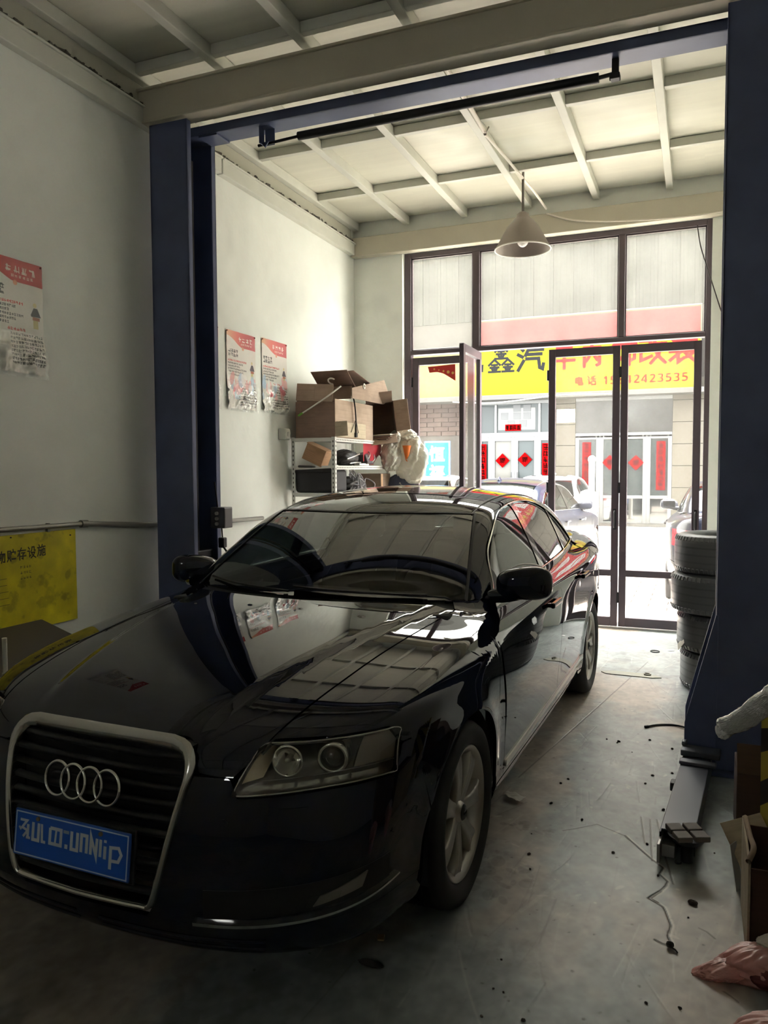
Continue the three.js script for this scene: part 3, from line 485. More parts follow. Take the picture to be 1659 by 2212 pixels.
  both('front_door', patch(36, 30, (u, v) => { const y = lerp(0.262, 0.995, v), s = lerp(doorFront(y), 2.60, u); return fromSide(lerp(0.262, dloLow(Math.max(1.66, s)) - 0.006, v), s); }), paintBlack);
  both('rear_door', patch(36, 30, (u, v) => { const y = lerp(0.262, 1.04, v), s = lerp(2.60, archDoor(y), u); return fromSide(lerp(0.262, dloLow(s) - 0.006, v), s); }), paintBlack);
  const quarterLow = (s) => (s < 4.164 ? arcY(s, 3.798) : lerp(0.325, 0.56, sstep(4.164, 4.26, s)));
  both('rear_quarter', patch(48, 24, (u, v) => {
    const yEst = lerp(0.56, 1.06, v), s = lerp(archDoor(yEst), 4.82, u), lo = s < 4.26 ? Math.max(quarterLow(s), 0.4) : 0.56, xt = s < 3.92 ? 0 : lerp(0.72, 0.60, sstep(3.92, 4.3, s));
    const pl = [halfW(s) * profY(lo), lo], pu = s < 3.92 ? [0.80, dloLow(s)] : fromTop(xt, s); const a0 = polar(0.3, 0.55, pl), a1 = polar(0.3, 0.55, pu); return radial(0.3, 0.55, s, lerp(a0, a1, v));
  }), paintBlack);
  both('sill', patch(40, 4, (u, v) => { const s = lerp(1.335, 3.425, u); return fromSide(lerp(0.185, 0.258, v), s); }), paintBlack);
  both('sill_strip', patch(44, 2, (u, v) => { const s = lerp(1.50, 3.40, u); return fromSide(lerp(0.30, 0.326, v) + 0.03 * u, s); }, { off: 0.008, skirt: 0.01, gap: 0 }), satinChrome);
  both('door_inner', [plain(0.79, 0.81, 0.2, 0.86, -3.4, -1.52), plain(0.78, 0.80, 0.5, 0.9, -4.6, -3.4)], blackPlastic);
  for (const [s0, y0] of [[2.33, 0.868], [3.27, 0.896]]) {
    const p = fromSide(y0, s0);
    both('door_handle', [at(rb(0.022, 0.03, 0.21, 0.009, 3), p[0] + 0.024, y0, -s0), at(rb(0.03, 0.022, 0.03, 0.006), p[0] + 0.008, y0, -s0 + 0.085), at(rb(0.03, 0.022, 0.03, 0.006), p[0] + 0.008, y0, -s0 - 0.085)], paintBlack);
    both('handle_strip', at(rb(0.004, 0.008, 0.2, 0.002), p[0] + 0.036, y0 - 0.004, -s0), satinChrome);
  }
  // --- glasshouse
  const frameLow = (s) => (s < 1.67 ? 0.992 : s < 3.9 ? dloTop(s) : lerp(dloLow(3.92), 1.075, clamp((s - 3.9) / 0.35)));
  both('roof_pillar', patch(96, 8, (u, v) => {
    const s = lerp(1.475, 4.24, u), lo = frameLow(s), q = fromSide(Math.min(lo, 1.395), s);
    const ux = s < 2.09 ? screenEdge(s) : s < 2.16 ? lerp(screenEdge(2.09), 0.548, (s - 2.09) / 0.07) : s < 3.45 ? 0.547 : rearEdge(s), pu = fromTop(ux, s);
    const px = 0.15, py = 0.85, a0 = polar(px, py, q), a1 = Math.max(a0 + 0.01, polar(px, py, pu)); return radial(px, py, s, lerp(a0, a1, v));
  }, { gap: 0.0012 }), paintBlack);
  const headS = (x) => 1.965 + 0.5 * x * x, tailS = (x) => 3.50 - 0.10 * x * x;
  one('roof', patch(40, 44, (u, v) => { const x = (u * 2 - 1) * 0.545; return fromTop(x, lerp(headS(x), tailS(x), v)); }, { gap: 0.0015 }), paintBlack);
  one('sunroof', patch(20, 12, (u, v) => { const x = (u * 2 - 1) * 0.40; return fromTop(x, lerp(2.30 + 0.25 * x * x, 2.80, v)); }, { off: 0.002, skirt: 0.006, gap: 0 }), glossBlack);
  both('roof_strip', tube([2.1, 2.3, 2.6, 2.9, 3.2, 3.45].map((s) => { const p = fromTop(0.549, s); return [p[0], p[1] + 0.001, -p[2]]; }), 0.005, 40, false, 6), blackPlastic);
  one('roof_antenna', (() => { const p = fromTop(0, 3.3), g = new THREE.SphereGeometry(1, 20, 14); const a = g.attributes.position; for (let i = 0; i < a.count; i++) { const y = Math.max(0, a.getY(i)), z = a.getZ(i); a.setXYZ(i, a.getX(i) * 0.03 * (1 - 0.6 * y), y * 0.055 * (z < 0 ? 1 : 1 - 0.75 * z) , z * 0.075 - 0.02 * y); } g.computeVertexNormals(); return g.translate(0, p[1] - 0.003, -p[2]); })(), paintBlack);
  const screenS = (x) => 1.285 + 0.5 * x * x;
  one('windscreen', patch(36, 26, (u, v) => { const k = u * 2 - 1, x = k * lerp(0.695, 0.555, v); return fromTop(x, lerp(screenS(x), headS(x) - 0.012, v)); }, { skirt: 0, gap: 0.002, off: -0.002 }), carGlass);
  one('screen_seal', [patch(36, 1, (u, v) => { const k = u * 2 - 1, x = k * 0.56; return fromTop(x, headS(x) - 0.012 + v * 0.012); }, { off: 0.002, skirt: 0.004, gap: 0 }), ...[1, -1].map((sd) => patch(1, 24, (u, v) => { const x = sd * (lerp(0.695, 0.555, v) + u * 0.012); return fromTop(x, lerp(screenS(0.695), headS(0.555), v)); }, { off: 0.002, skirt: 0.004, gap: 0 }))], blackPlastic);
  one('cowl', patch(30, 3, (u, v) => { const x = (u * 2 - 1) * 0.70; return fromTop(x, lerp(1.225, 1.29, v) + 0.5 * x * x); }, { off: -0.014, skirt: 0.01, gap: 0 }), blackPlastic);
  const wip = (x0, x1, v1) => { const a = fromTop(x0, screenS(x0) - 0.01), pts = [0, 0.35, 0.7, 1].map((t) => { const x = lerp(x0, x1, t), p = fromTop(x, lerp(screenS(x), headS(x), 0.02 + v1 * t)); return [p[0], p[1] + 0.012, -p[2]]; }); return [tube(pts, 0.0055, 20), at(new THREE.CylinderGeometry(0.010, 0.012, 0.02, 12), a[0], a[1] - 0.002, -a[2])]; };
  one('wiper', wip(0.55, -0.05, 0.06), blackPlastic); one('wiper', wip(-0.05, -0.62, 0.05), blackPlastic);
  const pane = (s0, s1, n) => patch(n, 14, (u, v) => { const s = lerp(s0, s1, u), lo = dloLow(s) + 0.004, hi = Math.max(lo + 0.003, dloTop(s) - 0.012); return fromSide(lerp(lo, hi, v), s); }, { off: -0.006, skirt: 0, gap: 0 });
  both('front_window', pane(1.67, 2.565, 30), sideGlass); both('rear_window', pane(2.66, 3.37, 20), sideGlass); both('quarter_window', pane(3.41, 3.89, 14), sideGlass);
  const post = (s0, s1) => patch(2, 14, (u, v) => { const s = lerp(s0, s1, u); return fromSide(lerp(dloLow(s), dloTop(s), v), s); }, { off: -0.002, skirt: 0.012, gap: 0 });
  both('door_pillar', [post(2.56, 2.61), post(2.614, 2.664)], glossBlack); both('window_divider', post(3.368, 3.412), glossBlack);
  both('mirror_triangle', patch(6, 6, (u, v) => { const s = lerp(1.665, 1.78, u); return fromSide(lerp(dloLow(s), Math.max(dloLow(s) + 0.002, dloTop(s) - 0.008), v), s); }, { off: 0, skirt: 0.006, gap: 0 }), blackPlastic);
  { const pts = []; for (let i = 0; i <= 40; i++) { const s = lerp(1.665, 3.90, i / 40), p = fromSide(dloTop(s) - 0.004, s); pts.push([p[0] + 0.001, p[1], -s]); } for (let i = 40; i >= 0; i--) { const s = lerp(1.665, 3.90, i / 40), p = fromSide(dloLow(s) - 0.002, s); pts.push([p[0] + 0.002, p[1], -s]); } both('window_trim', tube(pts, 0.004, 240, true, 6), chrome); }
  one('rear_screen', patch(24, 16, (u, v) => { const k = u * 2 - 1, x = k * lerp(0.535, 0.60, v); return fromTop(x, lerp(tailS(x) + 0.02, 4.225 - 0.3 * x * x, v)); }, { skirt: 0, gap: 0, off: -0.003 }), carGlass);
  // --- tail
  one('boot_lid', patch(24, 20, (u, v) => { const x = (u * 2 - 1) * 0.60; return fromTop(x, lerp(4.245 - 0.3 * x * x, 4.78, v)); }), paintBlack);
  const tailT = (th, y) => { const d = [Math.sin(th), 0, Math.cos(th)]; return meetBody([d[0] * 1.6, y, 4.0 + d[2] * 1.6], [-d[0], 0, -d[2]]); };
  one('tail_panel', patch(40, 12, (u, v) => tailT(lerp(-0.86, 0.86, u), lerp(0.56, 1.075, v)), { gap: 0.001 }), paintBlack);
  one('rear_bumper', patch(48, 10, (u, v) => { const y = lerp(0.2, 0.555, v), e = Math.atan2(0.86, 0.20); return tailT(lerp(-e, e, u), y); }, { gap: 0.001 }), paintBlack);
  both('tail_lamp', patch(14, 8, (u, v) => { const th = lerp(0.47, 0.95, u); return tailT(th, lerp(0.74, 0.90 + 0.02 * u, v)); }, { off: 0.006, skirt: 0.012, gap: 0 }), redLens);
  one('rear_plate', at(rb(0.44, 0.13, 0.008, 0.003), 0, 0.80, -(tailY(0.8) + 0.012)), S(0x1b4fa0, 0.5));
  // --- mirrors
  {
    const g = new THREE.SphereGeometry(1, 36, 24), a = g.attributes.position;
    for (let i = 0; i < a.count; i++) { let x = a.getX(i), y = a.getY(i), z = a.getZ(i); const sq = (q, e) => Math.sign(q) * Math.pow(Math.abs(q), e); x = sq(x, 0.72); y = sq(y, 0.66); z = sq(z, 0.9); const t = (x + 1) / 2; a.setXYZ(i, x * 0.122, y * (0.080 - 0.016 * (1 - t)) + 0.012 * (t - 0.5) - 0.014 * Math.max(0, t - 0.7), z > 0 ? z * (0.075 - 0.02 * t) : z * 0.05); }
    g.computeVertexNormals(); g.rotateY(0.12);
    const foot = new THREE.SphereGeometry(1, 28, 18); foot.scale(0.115, 0.035, 0.04); at(foot, 0.845, 1.008, -1.655, 0, 0.05, 0.16);
    const housing = merged([g.clone().translate(0.924, 1.062, -1.655), foot]), folded = merged([at(g.clone(), 0, 0, 0, 0, -0.95).translate(0.862, 1.038, -1.70), tube([[0.80, 0.985, -1.60], [0.84, 0.985, -1.625], [0.87, 0.995, -1.66]], 0.026, 14)]);
    one('mirror_housing', housing, paintBlack); one('mirror_housing', mirrorX(folded), paintBlack);
    one('mirror_glass', at(rb(0.17, 0.105, 0.006, 0.02, 3), 0.924, 1.062, -1.711, 0, 0.12), S(0x9aa0a4, 0.03, { metalness: 1 }));
    one('mirror_edge', tube([[0.835, 1.10, -1.695], [0.89, 1.135, -1.69], [0.98, 1.138, -1.685], [1.035, 1.105, -1.675]], 0.003, 24), satinChrome);
  }
  // --- wheels
  for (const [s, sd] of [[0.955, 1], [0.955, -1], [3.798, 1], [3.798, -1]]) {
    const wheel = new THREE.Group(); wheel.name = 'wheel'; car.add(wheel); wheel.position.set(sd * 0.888, 0.325, -s); wheel.rotation.set(0, sd > 0 ? 0 : Math.PI, 0);
    const X = (g) => g.rotateZ(-Math.PI / 2); // lathes turn about y: lay the axle along x, +x outside
    M('tyre', X(lathe([[0.232, -0.20], [0.26, -0.215], [0.305, -0.213], [0.322, -0.19], [0.325, -0.15], [0.325, -0.06], [0.322, -0.02], [0.308, 0.002], [0.285, 0.010], [0.262, 0.006], [0.245, -0.002], [0.236, -0.012], [0.230, -0.03]], 72)), rubber, wheel);
    M('tyre_tread', [-0.155, -0.105, -0.055].map((x) => X(lathe([[0.3255, x - 0.016], [0.3275, x - 0.012], [0.3275, x + 0.012], [0.3255, x + 0.016]], 72))), rubber, wheel);
    const rim = M('rim', X(lathe([[0.218, -0.19], [0.205, -0.17], [0.195, -0.08], [0.206, -0.03], [0.222, -0.014], [0.232, -0.006], [0.236, -0.010], [0.234, -0.02], [0.224, -0.03]], 72)), alloy, wheel);
    const spoke = []; // seven broad arms, hollowed along the middle and spread at the rim
    for (let k = 0; k < 7; k++) {
      const ps = [], id = [], R = [0.032, 0.06, 0.10, 0.14, 0.18, 0.212, 0.222], Wd = [0.024, 0.026, 0.026, 0.029, 0.037, 0.05, 0.054], H = [-0.030, -0.026, -0.020, -0.016, -0.015, -0.02, -0.024];
      R.forEach((r, i) => { for (const [q, h] of [[-1, -0.034], [-1, -0.006], [-0.72, 0], [-0.3, -0.004], [0.3, -0.004], [0.72, 0], [1, -0.006], [1, -0.034]]) ps.push(H[i] + h, r, q * Wd[i]); });
      for (let i = 0; i < R.length - 1; i++) for (let j = 0; j < 7; j++) { const a = i * 8 + j; id.push(a, a + 1, a + 8, a + 1, a + 9, a + 8); }
      const q = new THREE.BufferGeometry(); q.setAttribute('position', new THREE.Float32BufferAttribute(ps, 3)); q.setIndex(id); q.computeVertexNormals(); q.rotateX(k * Math.PI * 2 / 7 + 0.22); M('spoke', q, alloy, wheel);
    }
    M('hub', X(lathe([[0, -0.012], [0.02, -0.013], [0.033, -0.02], [0.038, -0.032], [0.05, -0.04], [0.05, -0.09]], 36)), satinChrome, wheel);
    M('hub_cap', [X(lathe([[0, -0.008], [0.024, -0.010], [0.029, -0.016]], 28)), ...[0, 1, 2, 3].map((k) => at(new THREE.TorusGeometry(0.0052, 0.001, 6, 18), -0.008, 0, (k - 1.5) * 0.0072, 0, Math.PI / 2))], blackPlastic, wheel);
    M('brake_disc', X(lathe([[0.05, -0.10], [0.155, -0.10], [0.155, -0.125], [0.05, -0.125]], 40)), S(0x55504c, 0.5, { metalness: 0.7 }), wheel);
    M('brake_caliper', bx(-0.11, 0.06, -0.125, 0.07, 0.13, 0.06, 0.012), S(0x2a2a2c, 0.6), wheel);
    M('arch_liner', (() => { const g = new THREE.CylinderGeometry(0.372, 0.372, 0.27, 40, 1, true, -Math.PI * 0.58, Math.PI * 1.16); g.rotateY(Math.PI / 2); g.rotateZ(Math.PI / 2); return g; })().translate(-0.15, 0, 0).rotateX(0), S(0x060607, 0.95), wheel).rotation.set(0, 0, 0);
  }
  // --- cabin
  one('underbody', [plain(-0.70, 0.70, 0.19, 0.23, -4.6, -0.6), plain(-0.62, 0.62, 0.23, 0.62, -1.3, -0.40), plain(-0.55, 0.55, 0.55, 0.85, -1.28, -0.45), plain(-0.78, 0.78, 0.3, 0.88, -4.6, -3.85), plain(-0.76, 0.76, 0.9, 0.93, -4.2, -3.6)], blackPlastic);
  one('dashboard', [at(rb(1.42, 0.16, 0.42, 0.05, 4), 0, 0.885, -1.75, -0.08), at(rb(0.42, 0.06, 0.2, 0.025, 3), 0.36, 0.985, -1.80, -0.1), at(rb(1.40, 0.05, 0.36, 0.02), 0, 0.93, -1.48, -0.04), plain(-0.7, 0.7, 0.3, 0.85, -1.6, -1.55)], trimCloth);
  { const sw = new THREE.Group(); sw.name = 'steering_wheel'; car.add(sw); sw.position.set(0.36, 0.93, -2.06); sw.rotation.x = 0.38; M('wheel_rim', new THREE.TorusGeometry(0.185, 0.016, 12, 48), trimCloth, sw); M('wheel_hub', [new THREE.SphereGeometry(0.07, 20, 12).scale(1, 0.9, 0.5), bx(0, 0, 0, 0.33, 0.035, 0.02, 0.008), bx(0, -0.09, 0, 0.035, 0.17, 0.02, 0.008)], trimCloth, sw); }
  for (const x of [0.36, -0.36]) {
    const seat = new THREE.Group(); seat.name = 'front_seat'; car.add(seat); seat.position.set(x, 0, -2.35);
    M('seat_cushion', at(rb(0.50, 0.16, 0.52, 0.06, 4), 0, 0.50, 0.05, 0.06), trimCloth, seat); M('seat_back', at(rb(0.48, 0.62, 0.14, 0.06, 4), 0, 0.84, -0.30, -0.30), trimCloth, seat); M('headrest', at(rb(0.26, 0.17, 0.10, 0.045, 4), 0, 1.22, -0.42, -0.2), trimCloth, seat);
  }
  { const seat = new THREE.Group(); seat.name = 'rear_seat'; car.add(seat); seat.position.set(0, 0, -3.3); M('seat_cushion', at(rb(1.3, 0.18, 0.5, 0.06, 4), 0, 0.52, 0, 0.06), trimCloth, seat); M('seat_back', at(rb(1.3, 0.60, 0.14, 0.06, 4), 0, 0.82, -0.32, -0.4), trimCloth, seat); for (const x of [-0.4, 0.4]) M('headrest', at(rb(0.26, 0.14, 0.1, 0.04, 4), x, 1.16, -0.50, -0.3), trimCloth, seat); }
  one('mirror_inside', [at(rb(0.24, 0.065, 0.03, 0.02, 3), 0, 1.27, -1.98), tube([[0, 1.29, -1.98], [0, 1.34, -1.97]], 0.008, 6)], blackPlastic);
  one('headliner', patch(16, 20, (u, v) => { const x = (u * 2 - 1) * 0.52; return fromTop(x, lerp(2.10, 3.55, v)); }, { off: -0.03, skirt: 0, gap: 0 }), beige);
  // dark mesh sunshade behind the near front window
  one('sunshade', patch(24, 12, (u, v) => { const s = lerp(1.70, 2.52, u), lo = dloLow(s), hi = Math.max(lo + 0.002, lo + (dloTop(s) - lo - 0.02) * (0.985 - 0.42 * sstep(0.25, 1, u))); return fromSide(lerp(lo, hi, v), s); }, { off: -0.022, skirt: 0.002, gap: 0 }), shadeCloth);
  return car;
}
const mainCar = buildCar('black sedan parked indoors facing the viewer, chrome grille and blue number plate');
mainCar.scale.setScalar(0.984); mainCar.position.set(-1.636, 0, -1.658); mainCar.rotation.y = -0.0255;

// ------------------------------------------------------------------ two-post car lift
{
  const lift = thing('car_lift', 'tall dark blue two-post car lift with an overhead beam and black shut-off bar', 'lift');
  const column = (x, sd) => { // channel open towards the car; sd = side of the web
    const w = 0.29, d = 0.31, z0 = -4.15, t = 0.012, X = (a) => x + sd * a, y1 = 3.752;
    const g = [span(X(0), X(w), 0.02, y1, z0 - t, z0, 0.003), span(X(0), X(w), 0.02, y1, z0 - d, z0 - d + t, 0.003), span(X(w - t), X(w), 0.02, y1, z0 - d, z0, 0.003), span(X(0), X(t), 0.02, y1, z0 - 0.045, z0, 0.004), span(X(0), X(t), 0.02, y1, z0 - d, z0 - d + 0.045, 0.004)];
    M('column', g, blueSteel, lift);
    M('base_plate', span(X(-0.06), X(w + 0.04), 0, 0.02, z0 - d - 0.12, z0 + 0.05, 0.003), blueSteel, lift);
    const car = M('lift_carriage', span(X(0.03), X(w - 0.03), 0.12, 1.0, z0 - d + 0.05, z0 - 0.05, 0.01), blackSteel, lift);
    each('lift_chain', [0.07, 0.12].map((o) => span(X(o), X(o + 0.02), 1.0, y1 - 0.2, z0 - 0.16, z0 - 0.14, 0.004)), blackSteel, car);
    each('bolt', [[-0.03, 0.02], [-0.03, -d - 0.06], [w + 0.02, 0.02]].map(([a, b]) => new THREE.CylinderGeometry(0.014, 0.014, 0.03, 6).translate(X(a), 0.03, z0 + b)), blackSteel, lift);
  };
  column(-3.03, -1); column(0.092, 1);
  M('overhead_beam', [span(-3.30, 0.38, 3.735, 3.747, -4.43, -4.27, 0.003), span(-3.30, 0.38, 3.69, 3.70, -4.43, -4.272, 0.003), span(-3.30, 0.38, 3.69, 3.747, -4.282, -4.27, 0.003)], blueSteel, lift);
  M('corner_gusset', bx(-2.96, 3.683, -4.35, 0.14, 0.012, 0.15, 0.003), blueSteel, lift);
  // shut-off bar hanging under the beam on two brackets
  const bar = new THREE.Group(); bar.name = 'shutoff_bar'; lift.add(bar);
  M('padded_tube', rodBetween([-2.34, 3.605, -4.35], [-0.53, 3.612, -4.35], 0.026, 20), blackSteel, bar);
  each('thin_rod', [rodBetween([-2.63, 3.592, -4.35], [-2.33, 3.605, -4.35], 0.009), rodBetween([-0.53, 3.612, -4.35], [-0.43, 3.62, -4.35], 0.011), rodBetween([-0.475, 3.6, -4.35], [-0.425, 3.6, -4.35], 0.014)], blackSteel, bar);
  M('bracket', [bx(-2.592, 3.64, -4.33, 0.006, 0.11, 0.06, 0.002), bx(-2.555, 3.64, -4.37, 0.07, 0.10, 0.005, 0.002), poly([[-2.60, 3.60], [-2.545, 3.60], [-2.57, 3.565]], 0.006).translate(0, 0, -4.34), bx(-2.565, 3.692, -4.35, 0.09, 0.006, 0.08, 0.002)], blueSteel, bar);
  M('bracket', [bx(-0.445, 3.66, -4.35, 0.035, 0.13, 0.035, 0.003), bx(-0.445, 3.60, -4.35, 0.05, 0.03, 0.05, 0.006)], blackSteel, bar);
  // gusset foot of the near-right post and the folded arm lying on the floor
  M('post_gusset', poly([[0.10, 0.80], [0.092, 0.80], [-0.022, 0.34], [-0.046, 0.24], [-0.046, 0.03], [0.10, 0.03]], 0.012, 0.002).translate(0, 0, -4.162), blueSteel, lift);
  M('post_gusset', poly([[0.10, 0.80], [0.092, 0.80], [-0.022, 0.34], [-0.046, 0.24], [-0.046, 0.03], [0.10, 0.03]], 0.012, 0.002).translate(0, 0, -4.46), blueSteel, lift);
  const arm = new THREE.Group(); arm.name = 'lift_arm'; arm.position.set(-0.045, 0, -4.14); arm.rotation.y = Math.PI - 0.078; lift.add(arm);
  // the arm runs along its own -z... towards the viewer
  const A = (x0, x1, y0, y1, l0, l1, r = 0.004) => span(-x1, -x0, y0, y1, -l1, -l0, r);
  M('arm_beam', [A(0.0, 0.13, 0.095, 0.105, 0.02, 0.96), A(0.0, 0.008, 0.015, 0.105, 0.02, 0.99), A(0.122, 0.13, 0.015, 0.105, 0.02, 0.96), A(0, 0.13, 0.012, 0.02, 0.02, 0.9)], S(0x363a42, 0.35, { metalness: 0.35 }), arm);
  M('arm_knuckle', [A(-0.01, 0.17, 0.105, 0.135, 0.0, 0.10, 0.006), A(-0.005, 0.16, 0.105, 0.122, 0.17, 0.22, 0.005), A(-0.012, 0.012, 0.13, 0.155, -0.02, 0.03, 0.008)], S(0x5a5e66, 0.4, { metalness: 0.35 }), arm);
  M('arm_stop', A(-0.03, 0.0, 0.02, 0.06, 0.30, 0.36, 0.006), blackSteel, arm);
  const pad = new THREE.Group(); pad.name = 'lift_pad'; arm.add(pad); pad.position.set(-0.105, 0.106, -1.0); pad.rotation.y = 0.5;
  each('rubber_block', [[-1, -1], [1, -1], [-1, 1], [1, 1]].map(([i, j]) => bx(i * 0.034, 0.02, j * 0.034, 0.058, 0.022, 0.058, 0.004)), S(0x5e5650, 0.7), pad);
  M('pad_dish', [new THREE.CylinderGeometry(0.072, 0.055, 0.024, 24).translate(0, 0, 0), new THREE.CylinderGeometry(0.024, 0.024, 0.085, 18).translate(0, -0.05, 0)], blackSteel, pad);
  M('arm_end_plate', [A(0.01, 0.06, 0.012, 0.06, 0.94, 1.0, 0.003), A(0.0, 0.012, 0.01, 0.085, 0.93, 1.06, 0.003)], S(0x8d8a88, 0.35, { metalness: 0.6 }), arm);
  const cb = new THREE.Group(); cb.name = 'control_box'; cb.position.set(-2.985, 1.215, -4.40); lift.add(cb);
  M('box_case', rb(0.11, 0.14, 0.10, 0.006), S(0x4d4b4e, 0.45), cb); M('box_cover', bx(0.052, 0, 0.0, 0.01, 0.13, 0.09, 0.004), S(0x6b686a, 0.4), cb); each('push_button', [0.03, -0.005, -0.04].map((y) => at(new THREE.CylinderGeometry(0.012, 0.012, 0.016, 16), 0.0, y, 0.055, Math.PI / 2)), S(0xc9c4bc, 0.4), cb);
  M('plug', bx(0.005, -0.17, 0.0, 0.045, 0.07, 0.045, 0.008), blackPlastic, cb); each('control_wire', [tube([[0.02, -0.2, 0.01], [0.06, -0.24, 0.02], [0.09, -0.275, 0.03]], 0.007, 10), tube([[-0.01, 0.07, 0.03], [-0.02, 0.16, 0.03], [-0.025, 0.24, 0.04]], 0.005, 10), tube([[0, -0.07, 0], [0.005, -0.14, 0]], 0.005, 4)], blackPlastic, cb);
}

// ------------------------------------------------------------------ hanging lamp and cables
{
  const lamp = thing('pendant_lamp', 'conical workshop lamp hanging on a thin rod before the windows', 'lamp', [-1.428, 3.40, -6.655]);
  lamp.rotation.z = 0.0; M('ceiling_hook', [new THREE.CylinderGeometry(0.05, 0.05, 0.012, 20).translate(0, 0.676, 0), bx(-0.03, 0.665, 0, 0.16, 0.012, 0.02)], S(0xd6d2c6, 0.5), lamp);
  M('rod', new THREE.CylinderGeometry(0.011, 0.011, 0.37, 10).translate(0, 0.49, 0), S(0x6f6862, 0.5), lamp);
  const shade = M('shade', lathe([[0.035, 0.315], [0.052, 0.30], [0.056, 0.275], [0.085, 0.25], [0.135, 0.19], [0.18, 0.11], [0.215, 0.045], [0.234, 0.012], [0.237, 0.004], [0.233, 0.002], [0.212, 0.043], [0.176, 0.11], [0.13, 0.19], [0.08, 0.246], [0.05, 0.27]], 56), S(0x8a7f78, 0.45, { metalness: 0.15, side: THREE.DoubleSide }), lamp);
  M('shade_rim', at(new THREE.TorusGeometry(0.236, 0.0055, 10, 64), 0, 0.004, 0, Math.PI / 2), S(0xf2efe8, 0.35), shade);
  M('bulb', new THREE.SphereGeometry(0.05, 24, 18).scale(1, 1.2, 1).translate(0, 0.085, 0), P(0xf4f2ec, 0.25), lamp);
  M('socket', lathe([[0.0, 0.29], [0.028, 0.285], [0.03, 0.20], [0.024, 0.18], [0, 0.18]], 24), S(0xd9d5cc, 0.5), lamp);
  const c1 = M('cable_conduit', [tube([[-1.485, 4.0, -4.6], [-1.488, 4.0, -5.2], [-1.495, 3.995, -5.62]], 0.016, 30), tube([[-1.497, 3.99, -5.66], [-1.46, 4.0, -6.2], [-1.43, 4.0, -6.64], [-1.40, 3.995, -7.0], [-1.37, 3.97, -7.41]], 0.011, 40), tube([[-1.495, 3.99, -5.62], [-1.47, 3.975, -5.60], [-1.45, 4.0, -5.58], [-1.47, 4.01, -5.64]], 0.006, 20)], S(0xe9e2d6, 0.6)); tag(c1, 'white cable conduit running along a roof purlin to the hanging lamp', 'cable');
  const c2 = M('sagging_cable', tube([[-1.365, 3.925, -7.415], [-1.1, 3.83, -7.41], [-0.58, 3.765, -7.41], [-0.1, 3.745, -7.415], [0.18, 3.75, -7.41]], 0.008, 50), S(0xded6c8, 0.6)); tag(c2, 'thin cable sagging across the beam over the window', 'cable');
  const c3 = M('hanging_wire', tube([[-0.052, 3.70, -7.56], [-0.02, 3.5, -7.53], [0.03, 3.33, -7.52], [0.10, 3.1, -7.51], [0.157, 2.92, -7.515], [0.22, 2.75, -7.52]], 0.005, 40), S(0x3b3434, 0.6)); tag(c3, 'thin dark wire hanging down the upper right window corner', 'wire');
}

